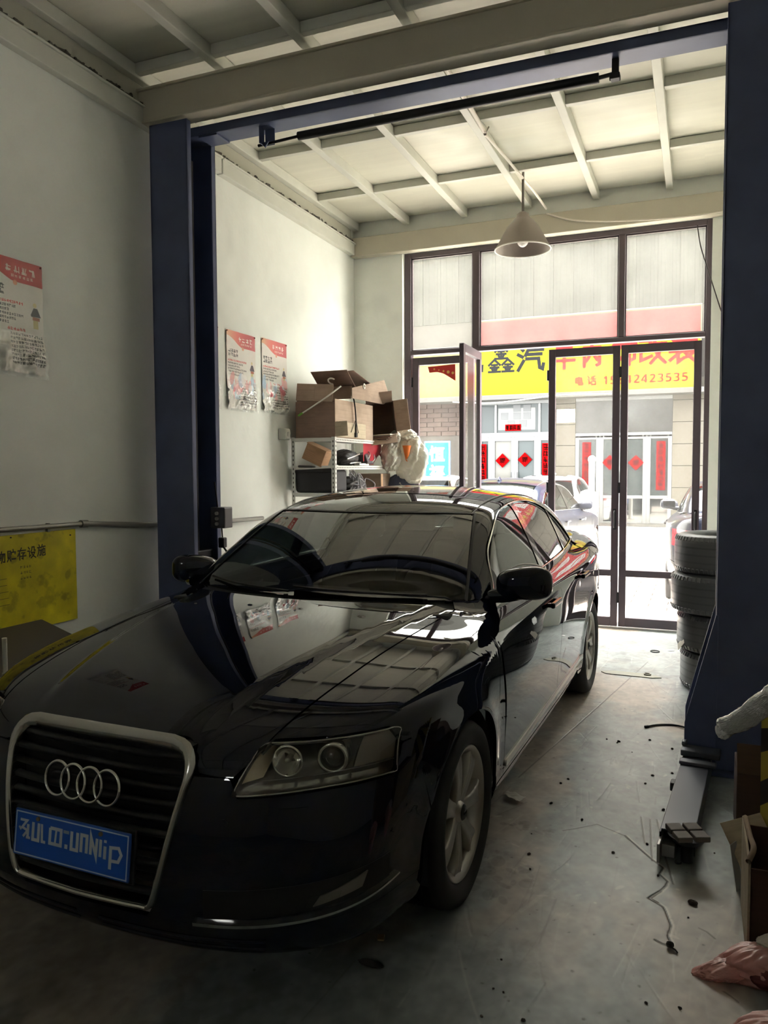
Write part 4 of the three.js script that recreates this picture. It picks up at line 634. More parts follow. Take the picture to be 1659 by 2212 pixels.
// ------------------------------------------------------------------ left wall: posters, pipe, switch, yellow board
{
  const posterTex = (k) => canvasTex(420, 610, (c, W, H) => {
    seedState = 300 + k * 17;
    c.fillStyle = '#e6e3da'; c.fillRect(0, 0, W, H);
    const g = c.createLinearGradient(0, 0, W, 0); g.addColorStop(0, k ? '#e8b98a' : '#d8503a'); g.addColorStop(0.35, k ? '#e06a5c' : '#c22c30'); g.addColorStop(1, '#b81c2a'); c.fillStyle = g;
    c.beginPath(); c.moveTo(0, 0); c.lineTo(W, 0); c.lineTo(W, H * 0.20); c.bezierCurveTo(W * 0.75, H * 0.19, W * 0.62, H * 0.205, W * 0.5, H * 0.19); c.bezierCurveTo(W * 0.3, H * 0.15, W * 0.2, H * 0.07, 0, H * 0.07); c.fill();
    c.fillStyle = '#d89070'; c.beginPath(); c.arc(W * 0.56, H * 0.205, 14, 0, 7); c.fill();
    for (let i = 0; i < 4; i++) scribble(c, W * 0.42 + i * 52, H * 0.06, 36, 34, 5, '#f4dcd4'); for (let i = 0; i < 6; i++) scribble(c, W * 0.5 + i * 26, H * 0.135, 16, 14, 3, '#f0c8bc');
    for (let r = 0; r < 2; r++) for (let i = 0; i < 4; i++) scribble(c, W * 0.06 + i * 36, H * (0.24 + r * 0.05), 28, 24, 5, '#4c4a48');
    for (let r = 0; r < 6; r++) for (let i = 0; i < 17 - (r % 3) * 3; i++) scribble(c, W * 0.05 + i * 15.5, H * (0.37 + r * 0.036), 11, 13, 2.6, r === 0 ? '#c24038' : '#56534f');
    for (let i = 0; i < 6; i++) scribble(c, W * 0.42 + i * 20, H * 0.60, 15, 15, 3, '#b8443c');
    for (let r = 0; r < 8; r++) for (let i = 0; i < 13; i++) scribble(c, W * 0.46 + i * 17, H * (0.645 + r * 0.036), 12, 13, 2.8, '#4e4b48');
    // small drawing of a worker in a dark coat
    c.fillStyle = '#d8cc9a'; c.beginPath(); c.arc(W * 0.86, H * 0.37, 13, 0, 7); c.fill(); c.fillStyle = '#3d3e48'; c.beginPath(); c.moveTo(W * 0.79, H * 0.46); c.lineTo(W * 0.84, H * 0.395); c.lineTo(W * 0.9, H * 0.395); c.lineTo(W * 0.96, H * 0.47); c.lineTo(W * 0.8, H * 0.475); c.fill(); c.fillStyle = '#b06a50'; c.fillRect(W * 0.82, H * 0.475, 50, 18); c.fillStyle = '#c8bc82'; c.fillRect(W * 0.83, H * 0.505, 34, 46);
    if (k) { c.globalAlpha = 0.8; for (let i = 0; i < 26; i++) { c.fillStyle = ['#e9a7a4', '#dfe6ea', '#b9cfe2', '#e06e78', '#f2efe9'][(rnd() * 5) | 0]; c.beginPath(); c.ellipse(rnd(0.02, 0.98) * W, H * rnd(0.56, 0.80), rnd(14, 42), rnd(20, 60), rnd(-0.4, 0.4), 0, 7); c.fill(); } c.globalAlpha = 1; for (let r = 0; r < 4; r++) for (let i = 0; i < 14; i++) scribble(c, W * 0.36 + i * 18, H * (0.83 + r * 0.035), 12, 12, 2.6, '#56534f'); }
  });
  const filmMat = P(0xffffff, 0.08, { transmission: 0.96, ior: 1.6 });
  const labels = ['creased notice poster with red header nearest the viewer, by the yellow board', 'notice poster half hidden behind the dark blue lift column', 'notice poster with pink and blue blotches, second from the shelf', 'faded pink notice poster nearest the cluttered shelf'];
  [[-2.89, 2.06], [-4.585, 2.02], [-5.115, 2.02], [-5.64, 2.035]].forEach(([z, y], k) => {
    const o = thing('wall_poster', labels[k], 'poster', [-3.409, y, z], Math.PI / 2, 'notice posters on the left wall');
    const g = new THREE.PlaneGeometry(0.42, 0.605, 42, 60).translate(0.21, 0.3025, 0), p = g.attributes.position;
    for (let i = 0; i < p.count; i++) { const x = p.getX(i), yy = p.getY(i), low = sstep(0.30, 0.0, yy); const w = fbm(x * 9 + k * 31, yy * 7, 4096, 11 + k, 3), c = Math.abs(fbm(x * 22 + k * 9, yy * 22, 4096, 31 + k, 2) - 0.5); p.setZ(i, 0.004 + 0.008 * w + low * (0.035 * w * c * 4 + 0.012 * w)); if (low > 0) p.setY(i, yy + low * 0.02 * (w - 0.5)); }
    g.computeVertexNormals();
    M('poster_sheet', g, P(0xffffff, 0.38, { map: posterTex(k), clearcoat: 1, clearcoatRoughness: 0.12, side: THREE.DoubleSide }), o);
    { const fg = new THREE.PlaneGeometry(0.44, 0.24, 50, 30).translate(0.215, 0.10, 0.016), q = fg.attributes.position; for (let i = 0; i < q.count; i++) { const x = q.getX(i), yy = q.getY(i), r = 1 - Math.abs(fbm(x * 16 + k * 13 + 7, yy * 16 + 11, 4096, 51 + k, 3) * 2 - 1) * 1.6; q.setZ(i, 0.014 + 0.016 * r * sstep(0.22, 0.1, yy)); } fg.computeVertexNormals(); M('poster_film', fg, filmMat, o); }
    each('poster_pin', [[0.01, 0.595], [0.41, 0.595]].map(([x, yy]) => at(new THREE.CylinderGeometry(0.005, 0.005, 0.012, 10), x, yy, 0.008, Math.PI / 2)), S(0x7a2a26, 0.4), o);
  });
  const pipe = thing('wall_pipe', 'thin grey pipe running along the left wall above the yellow board', 'pipe');
  M('pipe_length', tube([[-3.39, 1.235, -1.6], [-3.39, 1.226, -2.9], [-3.39, 1.219, -3.55]], 0.014, 20), S(0x9a9890, 0.4, { metalness: 0.5 }), pipe);
  M('pipe_length', tube([[-3.39, 1.219, -3.57], [-3.39, 1.19, -3.95], [-3.39, 1.15, -4.6], [-3.39, 1.13, -5.6]], 0.016, 24), S(0x8e8c86, 0.4, { metalness: 0.5 }), pipe);
  M('coupling', rodBetween([-3.39, 1.22, -3.54], [-3.39, 1.218, -3.59], 0.022, 16), S(0x8a8880, 0.4, { metalness: 0.5 }), pipe);
  each('pipe_clip', [-2.4, -3.3, -4.4].map((z) => bx(-3.40, 1.215, z, 0.02, 0.05, 0.02)), S(0x77756f, 0.5), pipe);
  const sw = thing('wall_switch', 'small white switch box on the left wall beside the shelf', 'switch', [-3.41, 1.845, -5.95]);
  M('switch_box', bx(0.035, 0, 0, 0.07, 0.10, 0.085, 0.008), S(0xdedcd2, 0.5), sw); M('switch_cover', bx(0.073, 0.0, 0, 0.01, 0.085, 0.07, 0.005), S(0xeceae2, 0.4), sw); M('switch_button', bx(0.08, 0.0, 0, 0.008, 0.04, 0.03, 0.004), S(0xc8c5bb, 0.4), sw);
  const yb = thing('notice_board', 'yellow handwritten notice board low on the left wall', 'sign', [-3.405, 0.66, -2.40], Math.PI / 2);
  const yt = canvasTex(1024, 494, (c, W, H) => {
    seedState = 77; const im = c.createImageData(W, H); for (let j = 0; j < H; j++) for (let i = 0; i < W; i++) { const n = fbm(i / 120, j / 120, 4096, 3, 5), k = (j * W + i) * 4, q = 0.82 + 0.36 * (n - 0.3) - 0.16 * sstep(0.55, 0.75, fbm(i / 60, j / 60, 4096, 19, 4)); im.data[k] = 240 * q; im.data[k + 1] = 222 * q; im.data[k + 2] = 30 * q; im.data[k + 3] = 255; } c.putImageData(im, 0, 0);
    const m = W / 1.105; ['物', '贮', '存', '设', '施'].forEach((t, i) => write(c, t, (0.545 + i * 0.068) * m, H - (0.455 + 0.003 * i) * m, 0.06 * m, 0.068 * m, 6, '#22210f'));
    for (let r = 0; r < 5; r++) { c.strokeStyle = 'rgba(60,56,20,0.8)'; c.lineWidth = 2.2; c.beginPath(); c.moveTo(0.3 * m, H - (0.30 - r * 0.035) * m); c.lineTo((0.60 + rnd(0.03)) * m, H - (0.303 - r * 0.035) * m); c.stroke(); }
    for (let r = 0; r < 3; r++) for (let i = 0; i < 4; i++) scribble(c, (0.70 + i * 0.02) * m, H - (0.36 - r * 0.03) * m, 12, 12, 2, 'rgba(80,74,20,0.6)');
  });
  M('board', span(0, 1.105, 0, 0.533, -0.002, 0.008, 0.002), S(0xb3a51c, 0.5), yb);
  M('board_print', new THREE.PlaneGeometry(1.10, 0.53).translate(0.5525, 0.2665, 0.0086), S(0xffffff, 0.5, { map: yt }), yb);
  each('nail', [[1.06, 0.50], [0.64, 0.52]].map(([x, y]) => at(new THREE.CylinderGeometry(0.004, 0.004, 0.008, 8), x, y, 0.01, Math.PI / 2)), blackSteel, yb);
  const bin = thing('storage_bin', 'low black storage bin with a slanted lid under the yellow board', 'bin', [-3.16, 0, -2.72]);
  M('bin_body', [rb(0.42, 0.56, 0.95, 0.02).translate(0, 0.28, 0), bx(0.2, 0.46, 0, 0.05, 0.04, 0.97, 0.01)], S(0x1b1a18, 0.6), bin);
  const lid = M('bin_lid', at(rb(0.45, 0.03, 0.98, 0.012), 0, 0.635, 0, 0, 0, -0.3), S(0x3a342a, 0.55), bin); M('lid_rib', at(rb(0.4, 0.015, 0.03, 0.005), 0, 0.655, 0.2, 0, 0, -0.3), S(0x2a261f, 0.6), lid);
  const pole = thing('broom_pole', 'pale thin pole standing at the left edge beside the black bin', 'pole', [-2.90, 0, -2.545]);
  M('pole_shaft', new THREE.CylinderGeometry(0.011, 0.011, 0.78, 12).translate(0, 0.39, 0), S(0xd6d3c6, 0.5), pole); M('pole_joint', new THREE.CylinderGeometry(0.015, 0.015, 0.04, 12).translate(0, 0.60, 0), S(0xb5b2a6, 0.5), pole); M('pole_foot', rb(0.12, 0.03, 0.05, 0.008).translate(0, 0.015, 0), S(0x55524c, 0.7), pole);
}

// ------------------------------------------------------------------ the street and the shops across it
{
  const asphalt = S(0xb4b2ac, 0.85, { map: rep(dataTex(256, 256, (u, v) => { const k = 0.86 + 0.2 * (fbm(u * 8, v * 8, 8, 81, 5) - 0.5) + 0.1 * (fbm(u * 60, v * 60, 60, 85, 2) - 0.5); return [k, k, k * 0.98]; }), 3) });
  struct('street', plain(-26, 16, -0.2, -0.03, -20.4, -7.74), asphalt);
  struct('street_kerb', [span(-26, 16, -0.2, 0.1, -19.75, -19.6, 0.01), plain(-26, 16, -0.2, 0.09, -21, -19.7)], S(0xcfccc4, 0.8));
  const paving = struct('pavement');
  M('pavement_bed', plain(-2.9, 1.0, -0.1, -0.022, -11.6, -7.74), S(0x77706a, 0.9), paving);
  const tones = [0xb5aca4, 0xa79d95, 0xc0b6aa, 0xad9f98, 0xb9ada8].map((c) => S(c, 0.8)), slab = rb(0.39, 0.03, 0.19, 0.005, 1); seedState = 5;
  for (let r = 0; r < 19; r++) for (let k = 0; k < 10; k++) { const x = -2.9 + 0.2 + k * 0.4 + (r % 2) * 0.2; if (x > 0.9) continue; const b = M('paving_stone', slab, tones[(rnd() * 5) | 0], paving); b.position.set(x, -0.012 + rnd(0.003), -7.85 - r * 0.2); }
}
const ZB = -20;
const glassDark = P(0x59666c, 0.08, { metalness: 0, clearcoat: 1, clearcoatRoughness: 0.03 });
{
  const b = thing('shop_building', 'long grey and cream shop building across the street with ribbed cladding above', 'building', [0, 0, ZB]);
  const cream = P(0xd9d1c0, 0.9, { specularIntensity: 0.15 }), grey = P(0xa9aaa6, 0.9, { specularIntensity: 0.15 }), white = S(0xe6e8e6, 0.45), wallStuff = P(0xb9b2aa, 0.9, { specularIntensity: 0.15 });
  M('wall', [plain(-26, -6.95, 0, 5.4, -4, -0.3), plain(-6.95, -5.45, 0, 5.4, -4, -0.25), plain(-3.42, -2.92, 0, 5.4, -4, -0.06), plain(-0.62, 16, 0, 5.4, -4, -0.06), plain(-26, 16, 3.32, 9.9, -4, -0.05), plain(-5.45, -0.62, 0, 3.32, -4, -1.2)], wallStuff, b);
  const clad = [0x86877f, 0x8c8d84, 0x81827b].map((c) => P(c, 0.9, { specularIntensity: 0.15 }));
  for (let i = 0; i < 76; i++) { const x = -22 + i * 0.5; M('cladding_panel', [span(x + 0.01, x + 0.49, 5.42, 9.6, -0.05, 0, 0.004), span(x + 0.08, x + 0.17, 5.42, 9.6, -0.01, 0.016, 0.006), span(x + 0.33, x + 0.42, 5.42, 9.6, -0.01, 0.016, 0.006)], clad[i % 3], b); }
  M('parapet', span(-22, 16, 9.6, 9.9, -0.3, 0.12, 0.02), grey, b);
  M('soffit', [span(-9, 2, 3.30, 3.42, -0.3, 0.5, 0.01)], P(0xd8d6d2, 0.9, { specularIntensity: 0.15 }), b);
  // stone facing of the pillars, tile by tile
  const tile = (x0, x1, y0, y1) => M('facing_tile', span(x0 + 0.006, x1 - 0.006, y0 + 0.006, y1 - 0.006, -0.06, -0.02, 0.006), cream, b);
  for (let y = 0; y < 3.2; y += 0.53) { tile(-3.42, -2.92, y, y + 0.53); for (let x = -0.62; x < 2.6; x += 0.8) tile(x, x + 0.8, y, y + 0.53); }
  // brick band and shutters at the left
  const brickTone = [0xb79b90, 0xa98d84, 0xc0a59a].map((c) => P(c, 0.9, { specularIntensity: 0.15 })), brick = rb(0.40, 0.11, 0.05, 0.006, 1); seedState = 31;
  for (let r = 0; r < 7; r++) for (let k = 0; k < 5; k++) { const m = M('brick', brick, brickTone[(rnd() * 3) | 0], b); m.position.set(-7.6 + k * 0.42 + (r % 2) * 0.2, 2.5 + r * 0.125, -0.24); }
  // left shop front
  const bar = (name, x0, x1, y0, y1, z0 = -0.12, z1 = -0.02) => M(name, span(x0, x1, y0, y1, z0, z1, 0.008), white, b);
  bar('window_frame', -5.45, -3.42, 2.36, 2.48); bar('window_frame', -5.45, -3.42, 3.22, 3.32); for (const x of [-5.45, -5.02, -3.87, -3.48]) bar('window_frame', x, x + 0.06, 2.48, 3.22);
  const door = (x0, x1) => { for (const x of [x0, x1 - 0.09]) bar('door_stile', x, x + 0.09, 0.1, 2.36); bar('door_rail', x0 + 0.09, x1 - 0.09, 0.1, 0.2); bar('door_rail', x0 + 0.09, x1 - 0.09, 0.78, 0.86); bar('door_rail', x0 + 0.09, x1 - 0.09, 2.26, 2.36); M('door_pane', plain(x0 + 0.09, x1 - 0.09, 0.2, 0.78, -0.09, -0.07), glassDark, b); M('door_pane', plain(x0 + 0.09, x1 - 0.09, 0.86, 2.26, -0.09, -0.07), P(x0 < -4.6 && x0 > -5.2 ? 0xe9e6da : 0x8c9a9b, 0.1), b); };
  door(-5.45, -5.10); door(-5.10, -4.48); door(-4.48, -3.88); door(-3.88, -3.42);
  for (const [x0, x1] of [[-5.39, -5.02], [-4.96, -3.87], [-3.81, -3.48]]) M('transom_pane', plain(x0, x1, 2.48, 3.22, -0.09, -0.07), P(0x8f9a9a, 0.12), b);
  const checks = S(0x565c5e, 0.5); for (const [i, j] of [[1.5, 2], [0, 1], [1.5, 1], [2.7, 1], [2.7, 2.0], [0.8, 0], [2.2, 0]]) M('checker_tile', span(-4.86 + i * 0.22, -4.66 + i * 0.22, 2.62 + j * 0.2, 2.8 + j * 0.2, -0.07, -0.055, 0.002), checks, b);
  M('checker_board', span(-4.93, -3.95, 2.55, 3.12, -0.07, -0.062, 0.002), S(0xc8cac4, 0.5), b);
  // right shop front
  bar('window_frame', -2.92, -0.62, 2.30, 2.42); bar('window_frame', -2.92, -0.62, 3.22, 3.32);
  door(-2.92, -2.32); door(-2.32, -1.77); door(-1.77, -1.2); door(-1.2, -0.62);
  M('transom_pane', plain(-2.92, -0.62, 2.42, 3.22, -0.09, -0.07), P(0x9a9a98, 0.15), b);
  M('door_handle', [-4.5, -1.79].map((x) => [-0.06, 0.1].map((o) => new THREE.CylinderGeometry(0.014, 0.014, 0.5, 8).translate(x + o, 1.2, 0.03))), S(0xc4c6c8, 0.3, { metalness: 0.9 }), b);
  M('step', plain(-6, 0, 0.05, 0.17, -0.02, 0.3), P(0xdcd9d2, 0.9, { specularIntensity: 0.15 }), b);
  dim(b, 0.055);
}
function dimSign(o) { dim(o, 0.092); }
function signTex(w, h, draw) { return canvasTex(w, h, draw); }
{
  // yellow shop sign with a red band along its top
  const s = thing('shop_sign', 'long yellow shop sign with red top band, big characters and a phone number', 'sign', [-2.75, 4.38, ZB + 0.28]);
  const w = 5.5, h = 1.94;
  const face = signTex(2048, 724, (c, W, H) => {
    const X = (x) => (x + 5.5) / 5.5 * W, Y = (y) => (5.35 - y) / 1.94 * H, m = W / 5.5;
    c.fillStyle = '#f4e01c'; c.fillRect(0, 0, W, H);
    c.fillStyle = '#e0242a'; c.fillRect(0, 0, W, Y(4.70));
    for (const [ch, x, col, y0, y1, ww] of [['凯', -5.98, '#2a2a2c', 4.02, 4.70, 0.7], ['鑫', -5.13, '#2a2a2c', 4.02, 4.70, 0.68], ['汽', -4.38, '#2a2a2c', 4.0, 4.70, 0.72], ['车', -3.5, '#e0302c', 4.02, 4.70, 0.62], ['内', -2.8, '#e0302c', 4.02, 4.70, 0.6], ['饰', -2.08, '#e0302c', 4.02, 4.70, 0.66], ['改', -1.4, '#e0302c', 4.02, 4.70, 0.66], ['装', -0.72, '#e0302c', 4.02, 4.70, 0.66]]) write(c, ch, X(x), Y(y1), ww * m, (y1 - y0) * m, (ch === '鑫' ? 0.058 : 0.085) * m, col);
    write(c, '电', X(-2.93), Y(3.82), 0.24 * m, 0.25 * m, 0.036 * m, '#b01c10'); write(c, '话', X(-2.62), Y(3.82), 0.25 * m, 0.25 * m, 0.032 * m, '#b01c10');
    c.fillStyle = '#b01c10'; c.font = 'bold ' + Math.round(0.29 * m) + 'px sans-serif'; c.textBaseline = 'alphabetic';
    [...'15842423535'].forEach((t, i) => c.fillText(t, X(-2.24 + i * 0.183), Y(3.575)));
  });
  M('sign_box', span(-w / 2, w / 2, -h / 2, h / 2, -0.2, 0, 0.01), S(0xd8c428, 0.5), s);
  M('sign_face', new THREE.PlaneGeometry(w - 0.04, h - 0.04).translate(0, 0, 0.004), P(0xffffff, 0.9, { map: face, specularIntensity: 0 }), s);
  M('sign_trim', [span(-w / 2, w / 2, -h / 2 - 0.03, -h / 2, -0.2, 0.02, 0.004), span(-w / 2, w / 2, h / 2, h / 2 + 0.03, -0.2, 0.02, 0.004)], S(0xd9dadb, 0.3, { metalness: 0.7 }), s);
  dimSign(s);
  const r = thing('shop_sign', 'red shop sign with large white characters right of the yellow sign', 'sign', [3.3, 4.4, ZB + 0.28]);
  const face2 = signTex(1536, 512, (c, W, H) => { c.fillStyle = '#dd2229'; c.fillRect(0, 0, W, H); ['昌', '顺', '汽', '车'].forEach((t, i) => write(c, t, 60 + i * 360, 60, 290, 280, 40, '#fbfbf6')); c.fillStyle = '#f7e56a'; c.font = 'bold 90px sans-serif'; c.fillText('9', 80, 470); for (let i = 0; i < 14; i++) scribble(c, 200 + i * 84, 395, 66, 76, 9, '#f7e56a'); });
  M('sign_box', span(-3, 3, -1, 1, -0.2, 0, 0.01), S(0xb92228, 0.5), r);
  M('sign_face', new THREE.PlaneGeometry(5.96, 1.96).translate(0, 0, 0.004), P(0xffffff, 0.5, { map: face2, specularIntensity: 0.2 }), r);
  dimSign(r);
  const y = thing('shop_sign', 'pale yellow blank shop sign over the brick band, left end of the building', 'sign', [-7.9, 4.08, ZB + 0.2]);
  M('sign_box', span(-2.2, 2.2, -0.65, 0.65, -0.2, 0, 0.01), P(0xe6d588, 0.9, { specularIntensity: 0.1 }), y);
  M('sign_trim', [span(-2.2, 2.2, -0.68, -0.65, -0.2, 0.02, 0.004), span(-2.2, 2.2, 0.65, 0.68, -0.2, 0.02, 0.004)], S(0xd9dadb, 0.4), y);
  dimSign(y);
}
{
  const paper = (w, h, draw) => { const t = canvasTex(128, Math.round(128 * h / w), draw); return P(0x4c4c4c, 0.9, { map: t, specularIntensity: 0 }); };
  const red = '#e5171c';
  const couplet = (x, y0, y1, wide, label, group) => {
    const m = paper(wide, y1 - y0, (c, W, H) => { c.fillStyle = red; c.fillRect(0, 0, W, H); for (let i = 0; i < 7; i++) scribble(c, W * 0.22, H * (0.03 + i * 0.138), W * 0.56, H * 0.11, 11, '#2b1512'); });
    const g = rb(wide, y1 - y0, 0.006, 0.002); const p = g.attributes.position, uv = g.attributes.uv; for (let i = 0; i < p.count; i++) uv.setXY(i, p.getX(i) / wide + 0.5, p.getY(i) / (y1 - y0) + 0.5);
    const o = M('couplet', g, m); o.position.set(x, (y0 + y1) / 2, ZB + 0.0); tag(o, label, 'banner', group);
  };
  couplet(-5.33, 1.02, 2.19, 0.20, 'red paper couplet on the left edge of the left glass shop front', 'red couplets on the doors');
  couplet(-3.66, 1.02, 2.19, 0.20, 'red paper couplet beside the stone pillar, left shop front', 'red couplets on the doors');
  couplet(-2.64, 0.99, 2.19, 0.21, 'red paper couplet just right of the stone pillar', 'red couplets on the doors');
  couplet(-0.87, 1.0, 2.19, 0.21, 'red paper couplet on the right end of the right glass shop front', 'red couplets on the doors');
  const dm = paper(1, 1, (c, W, H) => { c.fillStyle = red; c.fillRect(0, 0, W, H); c.save(); c.translate(W / 2, H / 2); c.rotate(-Math.PI / 4); write(c, '福', -34, -34, 68, 68, 8, '#3a1210'); c.restore(); });
  [[-4.80, 1.75, 'red diamond paper on the bright left door pane'], [-4.21, 1.77, 'red diamond paper on the second door pane, left shop'], [-2.07, 1.68, 'red diamond paper on the left door of the right shop'], [-1.45, 1.67, 'red diamond paper on the right door of the right shop']].forEach(([x, y, l]) => {
    const g = rb(0.27, 0.27, 0.006, 0.002), p = g.attributes.position, uv = g.attributes.uv; for (let i = 0; i < p.count; i++) uv.setXY(i, p.getX(i) / 0.27 + 0.5, p.getY(i) / 0.27 + 0.5);
    const o = M('door_diamond', g, dm); o.position.set(x, y, ZB - 0.01); o.rotation.z = Math.PI / 4; tag(o, l, 'decoration', 'red diamonds on the shop doors');
  });
  const bm = paper(0.42, 0.17, (c, W, H) => { c.fillStyle = red; c.fillRect(0, 0, W, H); for (let i = 0; i < 4; i++) scribble(c, W * (0.06 + i * 0.235), H * 0.2, W * 0.17, H * 0.6, 5, '#3a1210'); });
  const bg = rb(0.42, 0.17, 0.006, 0.002), bp = bg.attributes.position, bu = bg.attributes.uv; for (let i = 0; i < bp.count; i++) bu.setXY(i, bp.getX(i) / 0.42 + 0.5, bp.getY(i) / 0.17 + 0.5);
  const ban = M('door_banner', bg, bm); ban.position.set(-4.53, 2.61, ZB - 0.045); tag(ban, 'small red paper banner above the left shop doors', 'banner');
  const pl = thing('wall_plaque', 'pale yellow plaque on the stone pillar between the shops', 'plaque', [-3.16, 2.87, ZB]);
  M('plate', span(-0.23, 0.23, -0.17, 0.17, -0.02, 0.01, 0.004), S(0xf3ecb4, 0.4), pl);
  M('lettering', [0.08, 0.02, -0.04, -0.09].map((y, i) => span(-0.15, 0.15 - (i % 2) * 0.08, y, y + 0.018, 0.01, 0.012, 0.001)), S(0x8c8a60, 0.5), pl);
  const bs = thing('standing_sign', 'blue upright sign with three white characters, seen through the left door', 'sign', [-6.35, 0, ZB + 0.75]);
  const bf = canvasTex(256, 640, (c, W, H) => { c.fillStyle = '#2f9be0'; c.fillRect(0, 0, W, H); ['恒', '福', '亮'].forEach((t, i) => write(c, t, 50, 34 + i * 200, 156, 156, 22, '#ffffff')); });
  M('sign_panel', span(-0.34, 0.34, 0.42, 2.26, -0.05, 0.05, 0.01), S(0x2b87c8, 0.5), bs);
  M('sign_face', new THREE.PlaneGeometry(0.64, 1.6).translate(0, 1.42, 0.053), P(0x8a8a8a, 0.9, { map: bf, specularIntensity: 0 }), bs);
  M('sign_foot', [span(-0.34, -0.28, -0.02, 0.42, -0.05, 0.05), span(0.28, 0.34, -0.02, 0.42, -0.05, 0.05)], S(0x9a9c9e, 0.5), bs);
  const post = thing('street_post', 'pale round post in the street between the two shop fronts', 'post', [-1.93, -0.03, -15.4]);
  M('pole', new THREE.CylinderGeometry(0.055, 0.06, 1.72, 16).translate(0, 0.86, 0), S(0xdcdad4, 0.4), post);
  M('cap', new THREE.SphereGeometry(0.075, 16, 10).translate(0, 1.74, 0), S(0xbdbbb5, 0.5), post);
  M('base_plate', new THREE.CylinderGeometry(0.12, 0.12, 0.02, 16).translate(0, 0.01, 0), S(0x9d9b97, 0.5), post);
  const wire = M('overhead_wire', tube([[-6, 3.28, ZB + 0.52], [-5, 3.22, ZB + 0.55], [-4.2, 3.27, ZB + 0.52], [-3.2, 3.36, ZB + 0.5], [-2, 3.34, ZB + 0.5]], 0.015, 40), S(0x6d6862, 0.6)); tag(wire, 'thin slack cable under the yellow shop sign', 'cable');
}
{
  const pen = thing('red_pennant', 'red patterned paper pennant stuck at the top of the left door glass', 'decoration', [0, 0, -7.632]);
  M('paper', poly([[-2.62, 2.592], [-2.325, 2.605], [-2.322, 2.435], [-2.385, 2.475], [-2.45, 2.515], [-2.52, 2.535], [-2.602, 2.53]], 0.0015), S(0xb92a22, 0.6), pen);
  seedState = 8; each('print_spot', [0, 1, 2, 3, 4].map((i) => new THREE.CircleGeometry(rnd(0.008, 0.016), 14).translate(-2.55 + i * 0.05, 2.565 - i * 0.012, 0.0022)), S(0xd8b060, 0.6), pen);
}

// ------------------------------------------------------------------ shelf in the corner and what is piled on it
const kraftMap = dataTex(256, 256, (u, v) => { const n = fbm(u * 6, v * 6, 6, 41, 4), s = fbm(u * 2, v * 60, 60, 45, 2), k = 0.88 + 0.14 * (n - 0.5) + 0.10 * (s - 0.5); return [k, k, k]; });
const kraft = (hex) => S(hex, 0.82, { map: rep(kraftMap, 0.5), side: THREE.DoubleSide });
const kraftA = kraft(0xa58d7a), kraftB = kraft(0xbba38e), kraftC = kraft(0x987d6d), kraftPale = kraft(0xcdbda2);
const board = (w, h, t = 0.005) => rb(w, h, t, 0.002, 1);
function crumple(rx, ry, rz, seed, amp = 0.3, folds = 5) { // a slack plastic bag
  const g = new THREE.SphereGeometry(1, 72, 54), p = g.attributes.position;
  for (let i = 0; i < p.count; i++) { const x = p.getX(i), y = p.getY(i), z = p.getZ(i); const a = fbm((x + 3) * folds * 0.5, (y + z * 0.7 + 3) * folds * 0.5, 4096, seed, 3), b = 1 - Math.abs(fbm((x - y + 5) * folds, (z + y * 0.4 + 5) * folds, 4096, seed + 9, 3) * 2 - 1) * 2, k = 1 + amp * (a - 0.5) + amp * 0.35 * b; p.setXYZ(i, x * rx * k, Math.max(-ry * 0.96, y * ry * k), z * rz * k); }
  g.computeVertexNormals(); return g;
}
